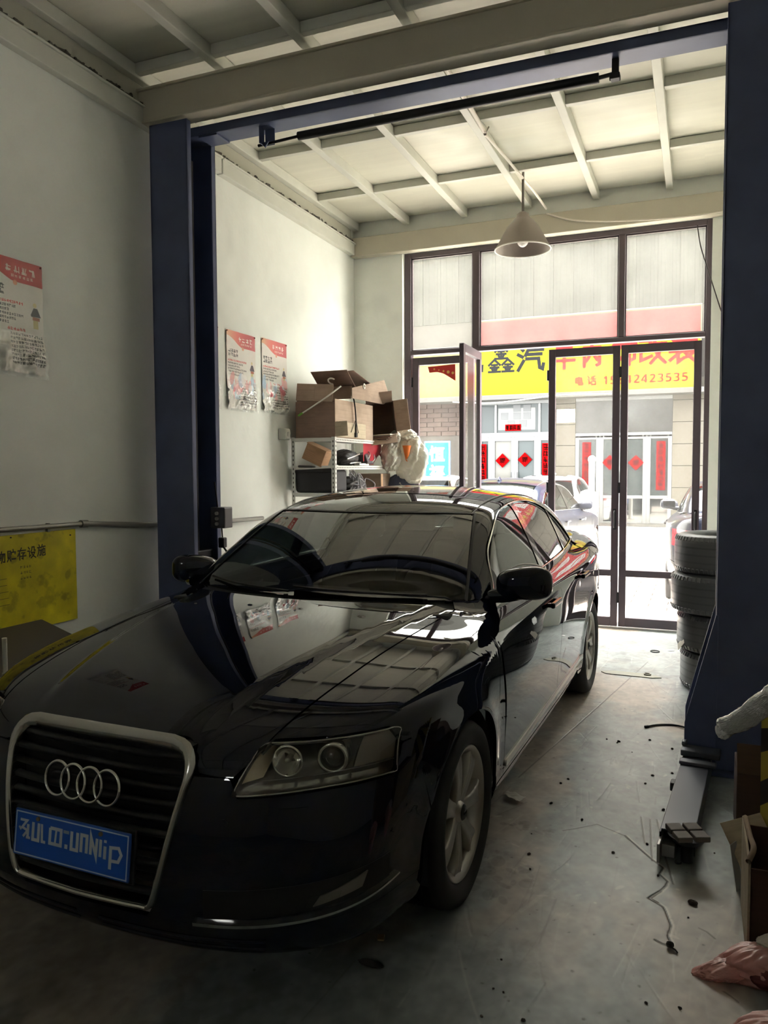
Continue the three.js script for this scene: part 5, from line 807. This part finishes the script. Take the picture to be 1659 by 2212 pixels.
{
  const shelf = thing('metal_shelf', 'white slotted angle steel shelf against the left wall, full of clutter', 'shelf', [-3.15, 0, -6.70]);
  const white = S(0xd9d8d2, 0.45, { metalness: 0.1 }), holes = S(0x55534f, 0.7), X0 = -0.215, X1 = 0.215, Z0 = -0.64, Z1 = 0.64;
  for (const [x, z] of [[X0, Z0], [X1, Z0], [X0, Z1], [X1, Z1]]) {
    const sx = x < 0 ? 1 : -1, sz = z < 0 ? 1 : -1;
    const post = M('post', [span(x, x + sx * 0.035, 0, 1.82, z, z + sz * 0.003, 0.001), span(x, x + sx * 0.003, 0, 1.82, z, z + sz * 0.035, 0.001)], white, shelf);
    const hs = []; for (let y = 0.06; y < 1.8; y += 0.04) { hs.push(bx(x + sx * 0.018, y, z - sz * 0.0006, 0.010, 0.018, 0.001, 0.0002)); hs.push(bx(x - sx * 0.0006, y, z + sz * 0.018, 0.001, 0.018, 0.010, 0.0002)); } M('slot', hs, holes, post).userData.kind = 'stuff';
  }
  for (const y of [1.80, 1.555, 1.315, 0.85, 0.30]) {
    const d = M('shelf_board', [span(X0 + 0.004, X1 - 0.004, y, y + 0.012, Z0 + 0.004, Z1 - 0.004, 0.003), span(X1 - 0.006, X1 - 0.002, y - 0.02, y + 0.014, Z0, Z1, 0.001), span(X0, X1, y - 0.02, y + 0.014, Z1 - 0.005, Z1 - 0.001, 0.001)], white, shelf);
    const hs = []; for (let z = Z0 + 0.04; z < Z1; z += 0.035) hs.push(bx(X1 - 0.0015, y - 0.003, z, 0.0012, 0.008, 0.018, 0.0002)); M('slot', hs, holes, d).userData.kind = 'stuff';
  }
  // large open carton
  const big = thing('cardboard_box', 'largest open brown carton on top of the shelf, left flap standing up', 'box', [-3.13, 1.814, -6.49]);
  M('box_body', [at(board(0.385, 0.32), 0, 0.16, 0.42), at(board(0.385, 0.32), 0, 0.16, -0.42), at(board(0.84, 0.32), -0.19, 0.16, 0, 0, Math.PI / 2)], kraftC, big);
  M('box_side', at(board(0.84, 0.335), 0.192, 0.168, 0, 0, Math.PI / 2), kraftB, big);
  M('box_base', at(board(0.38, 0.84), 0, 0.004, 0, Math.PI / 2), kraftA, big);
  M('flap', at(board(0.36, 0.15), 0, 0.395, 0.425, -0.06, 0, -0.07), kraftB, big); M('flap', at(board(0.8, 0.10), -0.19, 0.37, 0, 0, Math.PI / 2, 0.0), kraftA, big); M('flap_cut', [at(board(0.006, 0.13, 0.007), -0.0, 0.395, 0.424, -0.06, 0, -0.07), at(board(0.09, 0.06, 0.006), 0.05, 0.335, 0.424, -0.06, 0, -0.5)], kraftC, big);
  M('loose_flap', [at(board(0.62, 0.135), 0.208, 0.075, 0.10, 0, Math.PI / 2, 0.0), at(board(0.11, 0.13), 0.25, 0.075, 0.41, -0.1, 0.25, 0.1)], kraftPale, big);
  // folded carton with hand holes lying on it
  const fold = thing('cardboard_box', 'folded brown carton with round hand holes sloping over the large carton', 'box', [-3.06, 2.30, -6.72]);
  M('box_panel', [at(board(0.36, 0.80), 0, 0.04, -0.02, Math.PI / 2 - 0.2, 0, 0), at(board(0.36, 0.22), 0, 0.045, 0.43, 0.95, 0, 0)], kraftC, fold);
  M('box_side', [at(poly([[-0.42, -0.13], [0.32, -0.13], [0.5, -0.06], [0.34, 0.11], [-0.42, -0.04]], 0.005), 0.178, 0, 0, 0, Math.PI / 2), at(board(0.3, 0.12), 0.0, -0.07, 0.36, -0.15)], kraftA, fold);
  each('hole_ring', [at(new THREE.TorusGeometry(0.02, 0.006, 10, 24), 0.188, 0.0, 0.16, 0, Math.PI / 2), at(new THREE.TorusGeometry(0.036, 0.007, 10, 24, 4), 0.02, 0.02, 0.49, 0.9, 0, 0.6)], S(0xe8e0d4, 0.5), fold);
  const roll = thing('cardboard_box', 'open brown carton tipped on its side at the window end of the shelf top', 'box', [-2.95, 2.03, -7.13], 0.45);
  roll.rotation.z = 0.12;
  M('box_shell', [at(board(0.28, 0.30), 0, 0.16, -0.02, Math.PI / 2), at(board(0.30, 0.32), -0.14, 0, -0.02, 0, Math.PI / 2), at(board(0.30, 0.32), 0.14, 0.0, -0.02, 0, Math.PI / 2), at(board(0.28, 0.30), 0, -0.16, -0.02, Math.PI / 2), at(board(0.28, 0.32), 0, 0, -0.165)], kraftC, roll);
  M('box_flap', at(board(0.15, 0.30), 0.205, 0.01, 0.155, 0, -0.45, 0), kraftB, roll); M('box_flap', at(board(0.26, 0.13), 0, -0.21, 0.165, -0.9), kraftB, roll); M('box_flap', at(board(0.26, 0.13), 0, 0.20, 0.175, 0.7), kraftA, roll); M('box_flap', at(board(0.13, 0.30), -0.185, 0, 0.18, 0, 0.75), kraftA, roll);
  const flat = thing('cardboard_sheet', 'flat dark cardboard sheets lying under the tipped carton', 'cardboard', [-3.0, 1.815, -7.14]);
  M('sheet', [0, 1, 2].map((i) => at(rb(0.36, 0.008, 0.34, 0.002, 1), 0.01 * i, 0.006 + i * 0.014, 0.01 * i, 0, 0.06 * i, 0.03)), kraftC, flat); M('sheet_edge', at(rb(0.32, 0.014, 0.30, 0.003, 1), 0.04, 0.055, 0.02, 0.03, 0.1, 0.05), S(0xd8d2c6, 0.6), flat);
  const stick = thing('plant_stake', 'thin white stake with a green tip leaning across the carton front', 'stick', [0, 0, 0]);
  M('shaft', tube([[-3.235, 2.034, -6.04], [-3.13, 2.09, -6.04], [-2.99, 2.17, -6.04], [-2.90, 2.26, -6.12]], 0.007, 20), S(0xf0ede4, 0.5), stick); M('tip', rodBetween([-3.28, 2.01, -6.04], [-3.235, 2.034, -6.04], 0.009), S(0x7cc04a, 0.5), stick);
  const strap = thing('black_strap', 'black cord strap hanging down the front of the large carton', 'strap');
  M('cord', tube([[-2.925, 2.23, -6.38], [-2.915, 2.17, -6.42], [-2.913, 2.0, -6.46], [-2.912, 1.87, -6.46]], 0.007, 30), blackPlastic, strap); M('buckle', [bx(-2.913, 1.85, -6.46, 0.02, 0.045, 0.04, 0.008), rodBetween([-2.916, 1.87, -6.36], [-2.91, 1.98, -6.44], 0.003), rodBetween([-2.916, 1.87, -6.52], [-2.91, 1.98, -6.46], 0.003)], blackPlastic, strap);
  // middle board
  const small = thing('cardboard_box', 'small tan carton tilted on the middle shelf board, left end', 'box', [-3.13, 1.665, -6.11], 0);
  M('box_body', at(rb(0.20, 0.15, 0.14, 0.004), 0, 0, 0, 0, 0, -0.42), kraft(0xb88f6c), small); M('box_flap', at(rb(0.205, 0.004, 0.09, 0.001, 1), 0.035, 0.074, 0.04, 0.15, 0, -0.42), kraft(0xd0aa86), small);
  const partsMesh = (name, label, cat, place, geos, mat) => { const o = thing(name, label, cat, place); M(name === 'black_sheet' ? 'sheet' : 'piece', geos, mat, o); return o; };
  const dark = S(0x2a2728, 0.5), mid = S(0x4a4346, 0.45);
  const lamp1 = partsMesh('old_headlamp', 'old black car lamp unit lying in the middle of the shelf', 'car part', [-3.06, 1.60, -6.55], [crumple(0.10, 0.075, 0.17, 3, 0.25, 3).translate(0, 0.04, 0)], dark);
  M('chrome_trim', [tube([[0.09, 0.03, 0.16], [0.11, 0.055, 0.05], [0.105, 0.08, -0.08]], 0.006, 12), tube([[0.09, -0.01, 0.1], [0.11, 0.0, 0.0], [0.1, 0.0, -0.12]], 0.005, 12)], S(0xcac6c2, 0.3, { metalness: 0.7 }), lamp1);
  const lamp2 = partsMesh('old_headlamp', 'grey plastic bumper piece beside the red sheet on the shelf', 'car part', [-3.04, 1.59, -6.86], [at(rb(0.16, 0.10, 0.22, 0.03, 3), 0, 0.045, 0, 0.2, 0.3, 0.2), at(rb(0.05, 0.03, 0.2, 0.01), 0.09, 0.01, 0.03, 0, 0.1, 0.2)], mid);
  M('bracket_arm', [tube([[0.08, 0.02, 0.08], [0.1, 0.08, 0.02], [0.06, 0.12, -0.04]], 0.006, 10), tube([[0.09, 0.0, 0.0], [0.12, 0.04, -0.05], [0.09, 0.09, -0.1]], 0.005, 10)], S(0xb9b4b0, 0.4), lamp2);
  const white2 = M('white_tray', [at(rb(0.06, 0.02, 0.22, 0.006), -2.965, 1.582, -6.70)], S(0xe3e0da, 0.5)); tag(white2, 'small white plastic strip at the front of the middle shelf board', 'tray');
  const redG = new THREE.PlaneGeometry(0.50, 0.22, 20, 10), rp = redG.attributes.position; for (let i = 0; i < rp.count; i++) { const x = rp.getX(i), y = rp.getY(i); rp.setZ(i, 0.02 * Math.sin(x * 9) - 0.09 * sstep(0.05, -0.12, y) * sstep(-0.1, 0.3, x)); } redG.computeVertexNormals();
  const redS = thing('red_sheet', 'bent red plastic sheet on the middle shelf board', 'sheet', [-2.97, 1.69, -6.98], Math.PI / 2 + 0.1); M('sheet', redG, S(0xa52a34, 0.4, { side: THREE.DoubleSide }), redS); M('sheet_tail', tube([[0.22, 0.0, 0.01], [0.26, -0.08, 0.05], [0.33, -0.17, 0.07]], 0.014, 14), S(0xb23440, 0.4), redS);
  // lower boards
  const sheet = partsMesh('black_sheet', 'dark folded sheet filling the left of the lower shelf board', 'sheet', [-3.15, 1.328, -6.22], [at(rb(0.38, 0.20, 0.30, 0.03, 3), 0, 0.105, 0, 0, 0.02, 0.01), at(rb(0.36, 0.03, 0.34, 0.01), 0, 0.205, 0, 0.05, 0, 0.04)], S(0x2b2a2c, 0.75));
  M('sheet_fold', at(rb(0.34, 0.02, 0.3, 0.008), 0.01, 0.225, 0.01, -0.04, 0.1, -0.03), S(0x343336, 0.7), sheet);
  const wires = thing('wire_bundle', 'tangle of grey wiring and black parts on the lower shelf board', 'wiring', [-3.06, 1.335, -6.66]);
  seedState = 55; const ws = []; for (let i = 0; i < 16; i++) { const a = rnd(-0.16, 0.16), b = rnd(-0.02, 0.1); ws.push(tube([[b, 0.02, a], [b + rnd(-0.05, 0.06), rnd(0.08, 0.2), a + rnd(-0.08, 0.08)], [b + rnd(0, 0.06), rnd(0.03, 0.12), a + rnd(-0.15, 0.15)], [b + 0.04, 0.01, a + rnd(-0.15, 0.15)]], rnd(0.003, 0.007), 18, false, 6)); }
  M('wire', ws, S(0x8d888a, 0.45), wires).userData.kind = 'stuff'; M('connector_block', [crumple(0.13, 0.07, 0.2, 21, 0.4, 4).translate(-0.02, 0.06, 0)], dark, wires);
  const sb = thing('cardboard_box', 'small pale carton at the right end of the lower shelf board', 'box', [-3.02, 1.328, -7.17]); M('box_body', rb(0.22, 0.165, 0.25, 0.004).translate(0, 0.083, 0), kraft(0x9a8472), sb); M('box_tape', bx(0.111, 0.085, 0.1, 0.002, 0.15, 0.04, 0.0008), kraft(0xd0a882), sb);
  const drop = partsMesh('black_sheet', 'dark blue-grey cloth hanging below the plastic bags', 'cloth', [-2.82, 1.30, -7.33], [crumple(0.15, 0.17, 0.10, 61, 0.3, 3)], S(0x3d4256, 0.8)); M('cloth_edge', tube([[0.03, 0.1, 0.09], [0.11, 0.0, 0.06], [0.17, -0.10, 0.03]], 0.01, 12), S(0x8d8c86, 0.7), drop);
  const film = P(0xd9d6c8, 0.42, { transmission: 0.35, clearcoat: 0.6, clearcoatRoughness: 0.25, side: THREE.DoubleSide });
  const b1 = thing('plastic_bag', 'crumpled translucent bag bulging past the right end of the shelf', 'bag', [-2.70, 1.62, -7.33]); M('bag_film', crumple(0.155, 0.24, 0.11, 71, 0.42, 4), film, b1); M('bag_content', at(new THREE.ConeGeometry(0.045, 0.2, 14), 0.0, 0.05, 0.115, 0, 0, Math.PI), S(0xd06a1c, 0.5), b1);
  const b2 = thing('plastic_bag', 'smaller crumpled bag hanging over the shelf end beside the red sheet', 'bag', [-2.87, 1.66, -7.22]); M('bag_film', crumple(0.10, 0.15, 0.10, 83, 0.45, 4), film, b2); M('bag_knot', crumple(0.05, 0.06, 0.04, 85, 0.5, 4).translate(0.05, 0.19, 0.02), film, b2);
  const b3 = thing('plastic_bag', 'knotted bag top beside the window frame, above the translucent bag', 'bag', [-2.74, 1.87, -7.31]); M('bag_film', crumple(0.09, 0.075, 0.08, 91, 0.5, 4), film, b3); M('bag_tie', at(new THREE.TorusGeometry(0.022, 0.007, 8, 20), 0.01, -0.07, 0.02, Math.PI / 2), film, b3);
}

// ------------------------------------------------------------------ right side: tyres, cartons, wrap, bags
{
  const tyreMat = S(0x6c6f70, 0.34), tyreSide = S(0x54575a, 0.45);
  const t = thing('tyre_casing', 'uppermost of the four stacked dusty tyres at the right post', 'tyre', [0.185, 0.81, -5.85], 0, 'stacked car tyres');
  M('tread', lathe([[0.318, 0.012], [0.333, 0.03], [0.338, 0.06], [0.3385, 0.135], [0.338, 0.21], [0.333, 0.24], [0.318, 0.258]], 80), tyreMat, t);
  M('sidewall', [lathe([[0.318, 0.258], [0.30, 0.268], [0.265, 0.27], [0.235, 0.258], [0.222, 0.24], [0.220, 0.20]], 72), lathe([[0.318, 0.012], [0.30, 0.002], [0.265, 0.0], [0.235, 0.012], [0.222, 0.03], [0.220, 0.07]], 72), lathe([[0.220, 0.07], [0.30, 0.09], [0.305, 0.18], [0.220, 0.20]], 40)], tyreSide, t);
  each('tread_groove', [0.085, 0.135, 0.185].map((y) => lathe([[0.3388, y - 0.006], [0.3392, y], [0.3388, y + 0.006]], 80)), S(0x626566, 0.4), t);
  const lugs = []; for (let k = 0; k < 64; k++) for (const y of [0.028, 0.242]) lugs.push(at(rb(0.008, 0.03, 0.02, 0.003, 1), Math.cos(k / 64 * 6.2832) * 0.333, y, Math.sin(k / 64 * 6.2832) * 0.333, 0, -k / 64 * 6.2832, y < 0.1 ? -0.4 : 0.4)); M('shoulder_lug', lugs, tyreMat, t).userData.kind = 'stuff';
  [[0.165, 0.538, -5.84, 'second tyre from the top of the dusty stack at the right post'], [0.21, 0.267, -5.86, 'third tyre from the top of the stack, with a torn white label'], [0.235, 0, -5.85, 'lowest of the stacked tyres, resting on the floor']].forEach(([x, y, z, l], i) => { const q = t.clone(); q.name = numbered('tyre_casing'); q.position.set(x, y, z); q.rotation.y = i * 0.9 + 0.4; q.userData = { ...q.userData, label: l }; scene.add(q); });
  t.position.y = 0.81;
  const lab = M('torn_label', at(rb(0.10, 0.05, 0.002, 0.0008, 1), -0.098, 0.31, -5.715, -0.5, -1.15, 0.3), S(0xd9d4c4, 0.6)); tag(lab, 'torn pale label hanging from the third stacked tyre', 'label');

  const wrapBump = dataTex(256, 256, (u, v) => { const n = vnoise(u * 26, v * 26, 26, 5), m = fbm(u * 10, v * 10, 10, 9, 3); return [n * 0.6 + m * 0.4, 0, 0]; }, false);
  const wrap = thing('bubble_wrap_roll', 'long roll of crinkled clear wrap lying across the cartons at right', 'wrap');
  { const g = new THREE.TubeGeometry(new THREE.CatmullRomCurve3([V(0.085, 0.712, -2.62), V(0.14, 0.758, -2.6), V(0.21, 0.83, -2.58), V(0.32, 0.93, -2.56), V(0.55, 1.08, -2.5)]), 60, 0.03, 28), p = g.attributes.position, n = g.attributes.normal; for (let i = 0; i < p.count; i++) { const k = 0.014 * (fbm(p.getX(i) * 60 + 9, p.getY(i) * 60 + p.getZ(i) * 80 + 400, 8192, 3, 3) - 0.5) + 0.06 * clamp(p.getX(i) - 0.1, 0, 0.3); p.setXYZ(i, p.getX(i) + n.getX(i) * k, p.getY(i) + n.getY(i) * k, p.getZ(i) + n.getZ(i) * k); } g.computeVertexNormals(); M('wrap_film', g, P(0xb9bcbd, 0.25, { bumpMap: rep(wrapBump, 0.25), bumpScale: 0.006, clearcoat: 1, clearcoatRoughness: 0.2, metalness: 0.25 }), wrap); M('wrap_end', crumple(0.02, 0.03, 0.03, 15, 0.5, 4).translate(0.083, 0.710, -2.62), P(0xdfe1e1, 0.3, { clearcoat: 1 }), wrap); }
  const tall = thing('cardboard_box', 'tall brown carton at the right edge carrying the wrap roll', 'box', [0.54, 0, -2.34]); M('box_body', rb(0.40, 0.84, 0.46, 0.006).translate(0, 0.42, 0), kraftC, tall); M('box_tape', bx(0, 0.841, 0, 0.06, 0.002, 0.44, 0.0008), kraftPale, tall);
  const far = thing('cardboard_box', 'dull reddish brown carton standing behind the lift arm', 'box', [0.30, 0, -3.55]); M('box_body', rb(0.27, 0.285, 0.24, 0.005).translate(0, 0.143, 0), kraft(0x4f3a34), far); M('box_flap', at(board(0.27, 0.12), 0, 0.335, 0.1, -0.4), kraft(0x5b463c), far);
  const near = thing('cardboard_box', 'brown carton in the lower right corner with a pale cut edge', 'box', [0.33, 0, -2.74]); M('box_side', at(board(0.36, 0.31, 0.008), -0.165, 0.157, -0.01, 0, Math.PI / 2, 0.0), kraft(0xb7a78e), near); M('box_body', [at(board(0.32, 0.29), 0, 0.146, 0.15), at(board(0.32, 0.29), 0, 0.146, -0.17), at(board(0.34, 0.29), 0.16, 0.146, -0.01, 0, Math.PI / 2), at(board(0.32, 0.33), 0, 0.006, -0.01, Math.PI / 2)], kraft(0x5d4434), near); M('box_rim', tube([[-0.168, 0.315, 0.16], [-0.15, 0.33, 0.1], [-0.155, 0.325, 0.0], [-0.16, 0.315, -0.17]], 0.009, 20), kraft(0x8d7660), near);
  const hz = thing('hazard_board', 'yellow and black striped board leaning at the right edge', 'board', [0.40, 0.0, -3.14], -0.12); hz.rotation.x = -0.1;
  M('board', span(-0.165, 0.2, 0.004, 0.62, -0.01, 0.01, 0.003), S(0xb3a23c, 0.6), hz); M('stripe', [0.06, 0.26, 0.46].map((y) => poly([[-0.165, y], [0.2, y + 0.25], [0.2, y + 0.34], [-0.165, y + 0.09]].map(([a, b]) => [a, Math.min(b, 0.618)]), 0.002).translate(0, 0, 0.0102)), S(0x2c2a28, 0.6), hz);
  const card = thing('folded_card', 'folded beige card lying against the cartons at right', 'card', [0.19, 0.0, -3.05], 0.2); M('card_leaf', [at(board(0.17, 0.19, 0.003), 0.02, 0.15, -0.02, -0.7, 0.2, 0.35), at(board(0.11, 0.10, 0.003), 0.09, 0.09, 0.05, -0.9, -0.2, -0.2)], kraftPale, card); M('card_fold', at(board(0.05, 0.17, 0.003), -0.045, 0.08, 0.02, -0.25, 0.9, 0.2), S(0x9c9c98, 0.4), card);
  const pink = P(0xe3a79f, 0.45, { transmission: 0.35, clearcoat: 0.4, side: THREE.DoubleSide });
  const sheetBag = (w, d, seed, lift2) => { const g = new THREE.PlaneGeometry(w, d, 60, 48).rotateX(-Math.PI / 2), p = g.attributes.position; for (let i = 0; i < p.count; i++) { const x = p.getX(i), z = p.getZ(i), n = fbm(x * 9 + seed, z * 9 + 50, 4096, seed, 3), r = 1 - Math.abs(fbm(x * 7 + 20, z * 7 + seed, 4096, seed + 5, 2) * 2 - 1) * 2.2; const e = sstep(0, 0.14, Math.min(w / 2 - Math.abs(x), d / 2 - Math.abs(z))); p.setXYZ(i, x + 0.05 * (n - 0.5), 0.004 + e * lift2 * (0.35 + 0.5 * n + 0.35 * clamp(r)) * sstep(-w / 2, w / 8, x), z + 0.06 * (n - 0.5)); } g.computeVertexNormals(); return g; };
  const pinkDark = S(0x6a322e, 0.6);
  const pb = thing('plastic_bag', 'crumpled pink plastic bag on the floor before the brown carton', 'bag', [0.205, 0.0, -2.50], 0.25); pb.scale.set(0.85, 0.62, 0.8);
  M('bag_film', [crumple(0.17, 0.085, 0.09, 7, 0.42, 3).rotateZ(0.16).translate(0.035, 0.075, 0), crumple(0.10, 0.035, 0.05, 9, 0.45, 4).rotateZ(0.32).translate(-0.125, 0.04, 0.01)], pink, pb); M('bag_fold', crumple(0.08, 0.035, 0.045, 25, 0.4, 3).translate(0.075, 0.155, -0.03), P(0xe8dcd0, 0.4, { clearcoat: 0.5 }), pb); M('bag_inside', crumple(0.085, 0.05, 0.05, 29, 0.4, 3).translate(0.035, 0.055, 0.06), pinkDark, pb);
  const pb2 = thing('plastic_bag', 'pink plastic bag at the very bottom right corner', 'bag', [0.235, 0.0, -2.16], 0.2); pb2.scale.set(0.85, 0.72, 0.8);
  M('bag_film', [crumple(0.13, 0.075, 0.09, 19, 0.42, 3).translate(0.0, 0.068, 0), crumple(0.08, 0.03, 0.05, 17, 0.45, 4).rotateZ(0.4).translate(-0.10, 0.035, 0.01)], pink, pb2); M('bag_inside', crumple(0.07, 0.045, 0.05, 33, 0.4, 3).translate(0.04, 0.05, 0.055), pinkDark, pb2);
}

// ------------------------------------------------------------------ small things on the floor
{
  const one = (name, geo, mat, label, cat, group) => tag(M(name, geo, mat), label, cat, group);
  one('rubber_ring', at(new THREE.TorusGeometry(0.035, 0.004, 8, 32), -0.317, 0.004, -6.757, Math.PI / 2), rubber, 'thin black ring on the floor before the glass doors', 'ring');
  one('floor_cable', [tube([[-0.255, 0.008, -4.742], [-0.2, 0.006, -4.80], [-0.12, 0.006, -4.83], [-0.057, 0.01, -4.80], [-0.01, 0.012, -4.76]], 0.006, 24), at(rb(0.03, 0.014, 0.014, 0.004), -0.262, 0.008, -4.735, 0, 0.7)], rubber, 'black cable lying on the floor at the right lift post', 'cable');
  { const g = new THREE.PlaneGeometry(0.10, 0.06, 16, 10).rotateX(-Math.PI / 2), p = g.attributes.position; for (let i = 0; i < p.count; i++) p.setY(i, 0.006 + 0.022 * fbm(p.getX(i) * 40 + 5, p.getZ(i) * 40 + 5, 4096, 3, 2)); g.computeVertexNormals(); g.rotateY(-0.6).translate(-0.772, 0, -3.469); one('paper_scrap', g, S(0xc9c4ba, 0.6, { side: THREE.DoubleSide }), 'crumpled pale paper scrap on the floor beside the front wheel', 'scrap'); }
  { const g = poly([[-0.24, 0.01], [-0.15, 0.06], [0.06, 0.05], [0.15, 0.025], [0.19, -0.02], [0.13, -0.05], [-0.02, -0.045], [-0.2, -0.04]], 0.004, 0.001).rotateX(-Math.PI / 2).translate(-0.42, 0.001, -5.93); one('flat_offcut', [g, at(new THREE.TorusGeometry(0.022, 0.005, 8, 20), -0.33, 0.012, -5.95, Math.PI / 2)], S(0x8b8a7a, 0.6), 'flat grey offcut with a ring on the floor by the rear wheel', 'scrap'); }
  one('white_chip', at(rb(0.05, 0.004, 0.03, 0.001), -0.196, 0.003, -6.839, 0, 0.4), S(0xe8e8e4, 0.6), 'small white chip on the floor near the tyre stack', 'scrap');
  one('beige_chip', at(rb(0.022, 0.006, 0.03, 0.002), -0.939, 0.004, -2.255, 0, 0.3), S(0x8a7350, 0.7), 'small beige chip on the dark floor before the bumper', 'scrap');
  one('black_rag', crumple(0.035, 0.006, 0.014, 45, 0.5, 4).translate(-0.918, 0.006, -2.118), S(0x2c2b29, 0.9), 'flat black rag on the floor before the bumper', 'rag');
  one('dirt_lump', [crumple(0.011, 0.008, 0.009, 47, 0.6, 5).translate(-0.061, 0.011, -2.554), tube([[-0.06, 0.006, -2.55], [-0.045, 0.006, -2.54], [-0.038, 0.004, -2.53]], 0.003, 6)], S(0x2e2a26, 0.9), 'dark dirt lump at the end of the floor crack', 'debris');
  one('stone_chip', crumple(0.014, 0.007, 0.010, 49, 0.5, 4).translate(0.005, 0.006, -2.849), S(0x3a322c, 0.9), 'dark stone chip on the floor before the lift arm', 'debris');
  one('plastic_curl', at(new THREE.TorusGeometry(0.011, 0.003, 6, 16, 4), -0.05, 0.004, -3.13, Math.PI / 2), rubber, 'tiny black curl on the floor beside the lift arm pad', 'debris');
  seedState = 1234;
  const grit = [0, 1, 2, 3].map((i) => crumple(0.008, 0.005, 0.006, 100 + i, 0.6, 4)), gm = S(0x55504a, 0.9);
  for (let i = 0; i < 34; i++) { const x = rnd(-0.65, 0.12), z = rnd(-4.6, -2.0), s = rnd(0.35, 0.95), o = M('floor_grit', grit[i % 4], gm); o.position.set(x, 0.004 * s, z); o.scale.setScalar(s); o.rotation.y = rnd(6); tag(o, 'tiny dark crumb of grit scattered on the floor right of the car', 'debris', 'grit on the floor'); }
}

// ------------------------------------------------------------------ cars in the street
{
  const recolor = (src, color, place, turn, label, rough = 0.06) => {
    const c = src.clone(), pm = P(color, 0.3, { clearcoat: 0.45, clearcoatRoughness: rough, specularIntensity: 0.1 });
    c.traverse((o) => { if (o.material === paintBlack) o.material = pm; });
    c.name = numbered('sedan'); c.position.set(...place); c.rotation.y = turn; c.userData = { label, category: 'car' }; scene.add(c); return c;
  };
  recolor(mainCar, new THREE.Color(0.006, 0.007, 0.012), [-2.32, -0.03, -13.45], Math.PI - 0.05, 'dark sedan parked outside the open door, tail towards the shop');
  recolor(mainCar, new THREE.Color(0.006, 0.007, 0.012), [0.50, -0.03, -13.5], Math.PI + 0.01, 'dark sedan outside the right door with a red tail lamp');
  recolor(mainCar, new THREE.Color(0.62, 0.62, 0.62), [-3.05, -0.03, -14.6], 0, 'silver sedan parked across the street below the red diamonds');
  recolor(mainCar, new THREE.Color(0.5, 0.5, 0.48), [-5.6, -0.03, -14.2], 0.0, 'pale sedan parked across the street at the left end');
}

renderer.render(scene, camera);
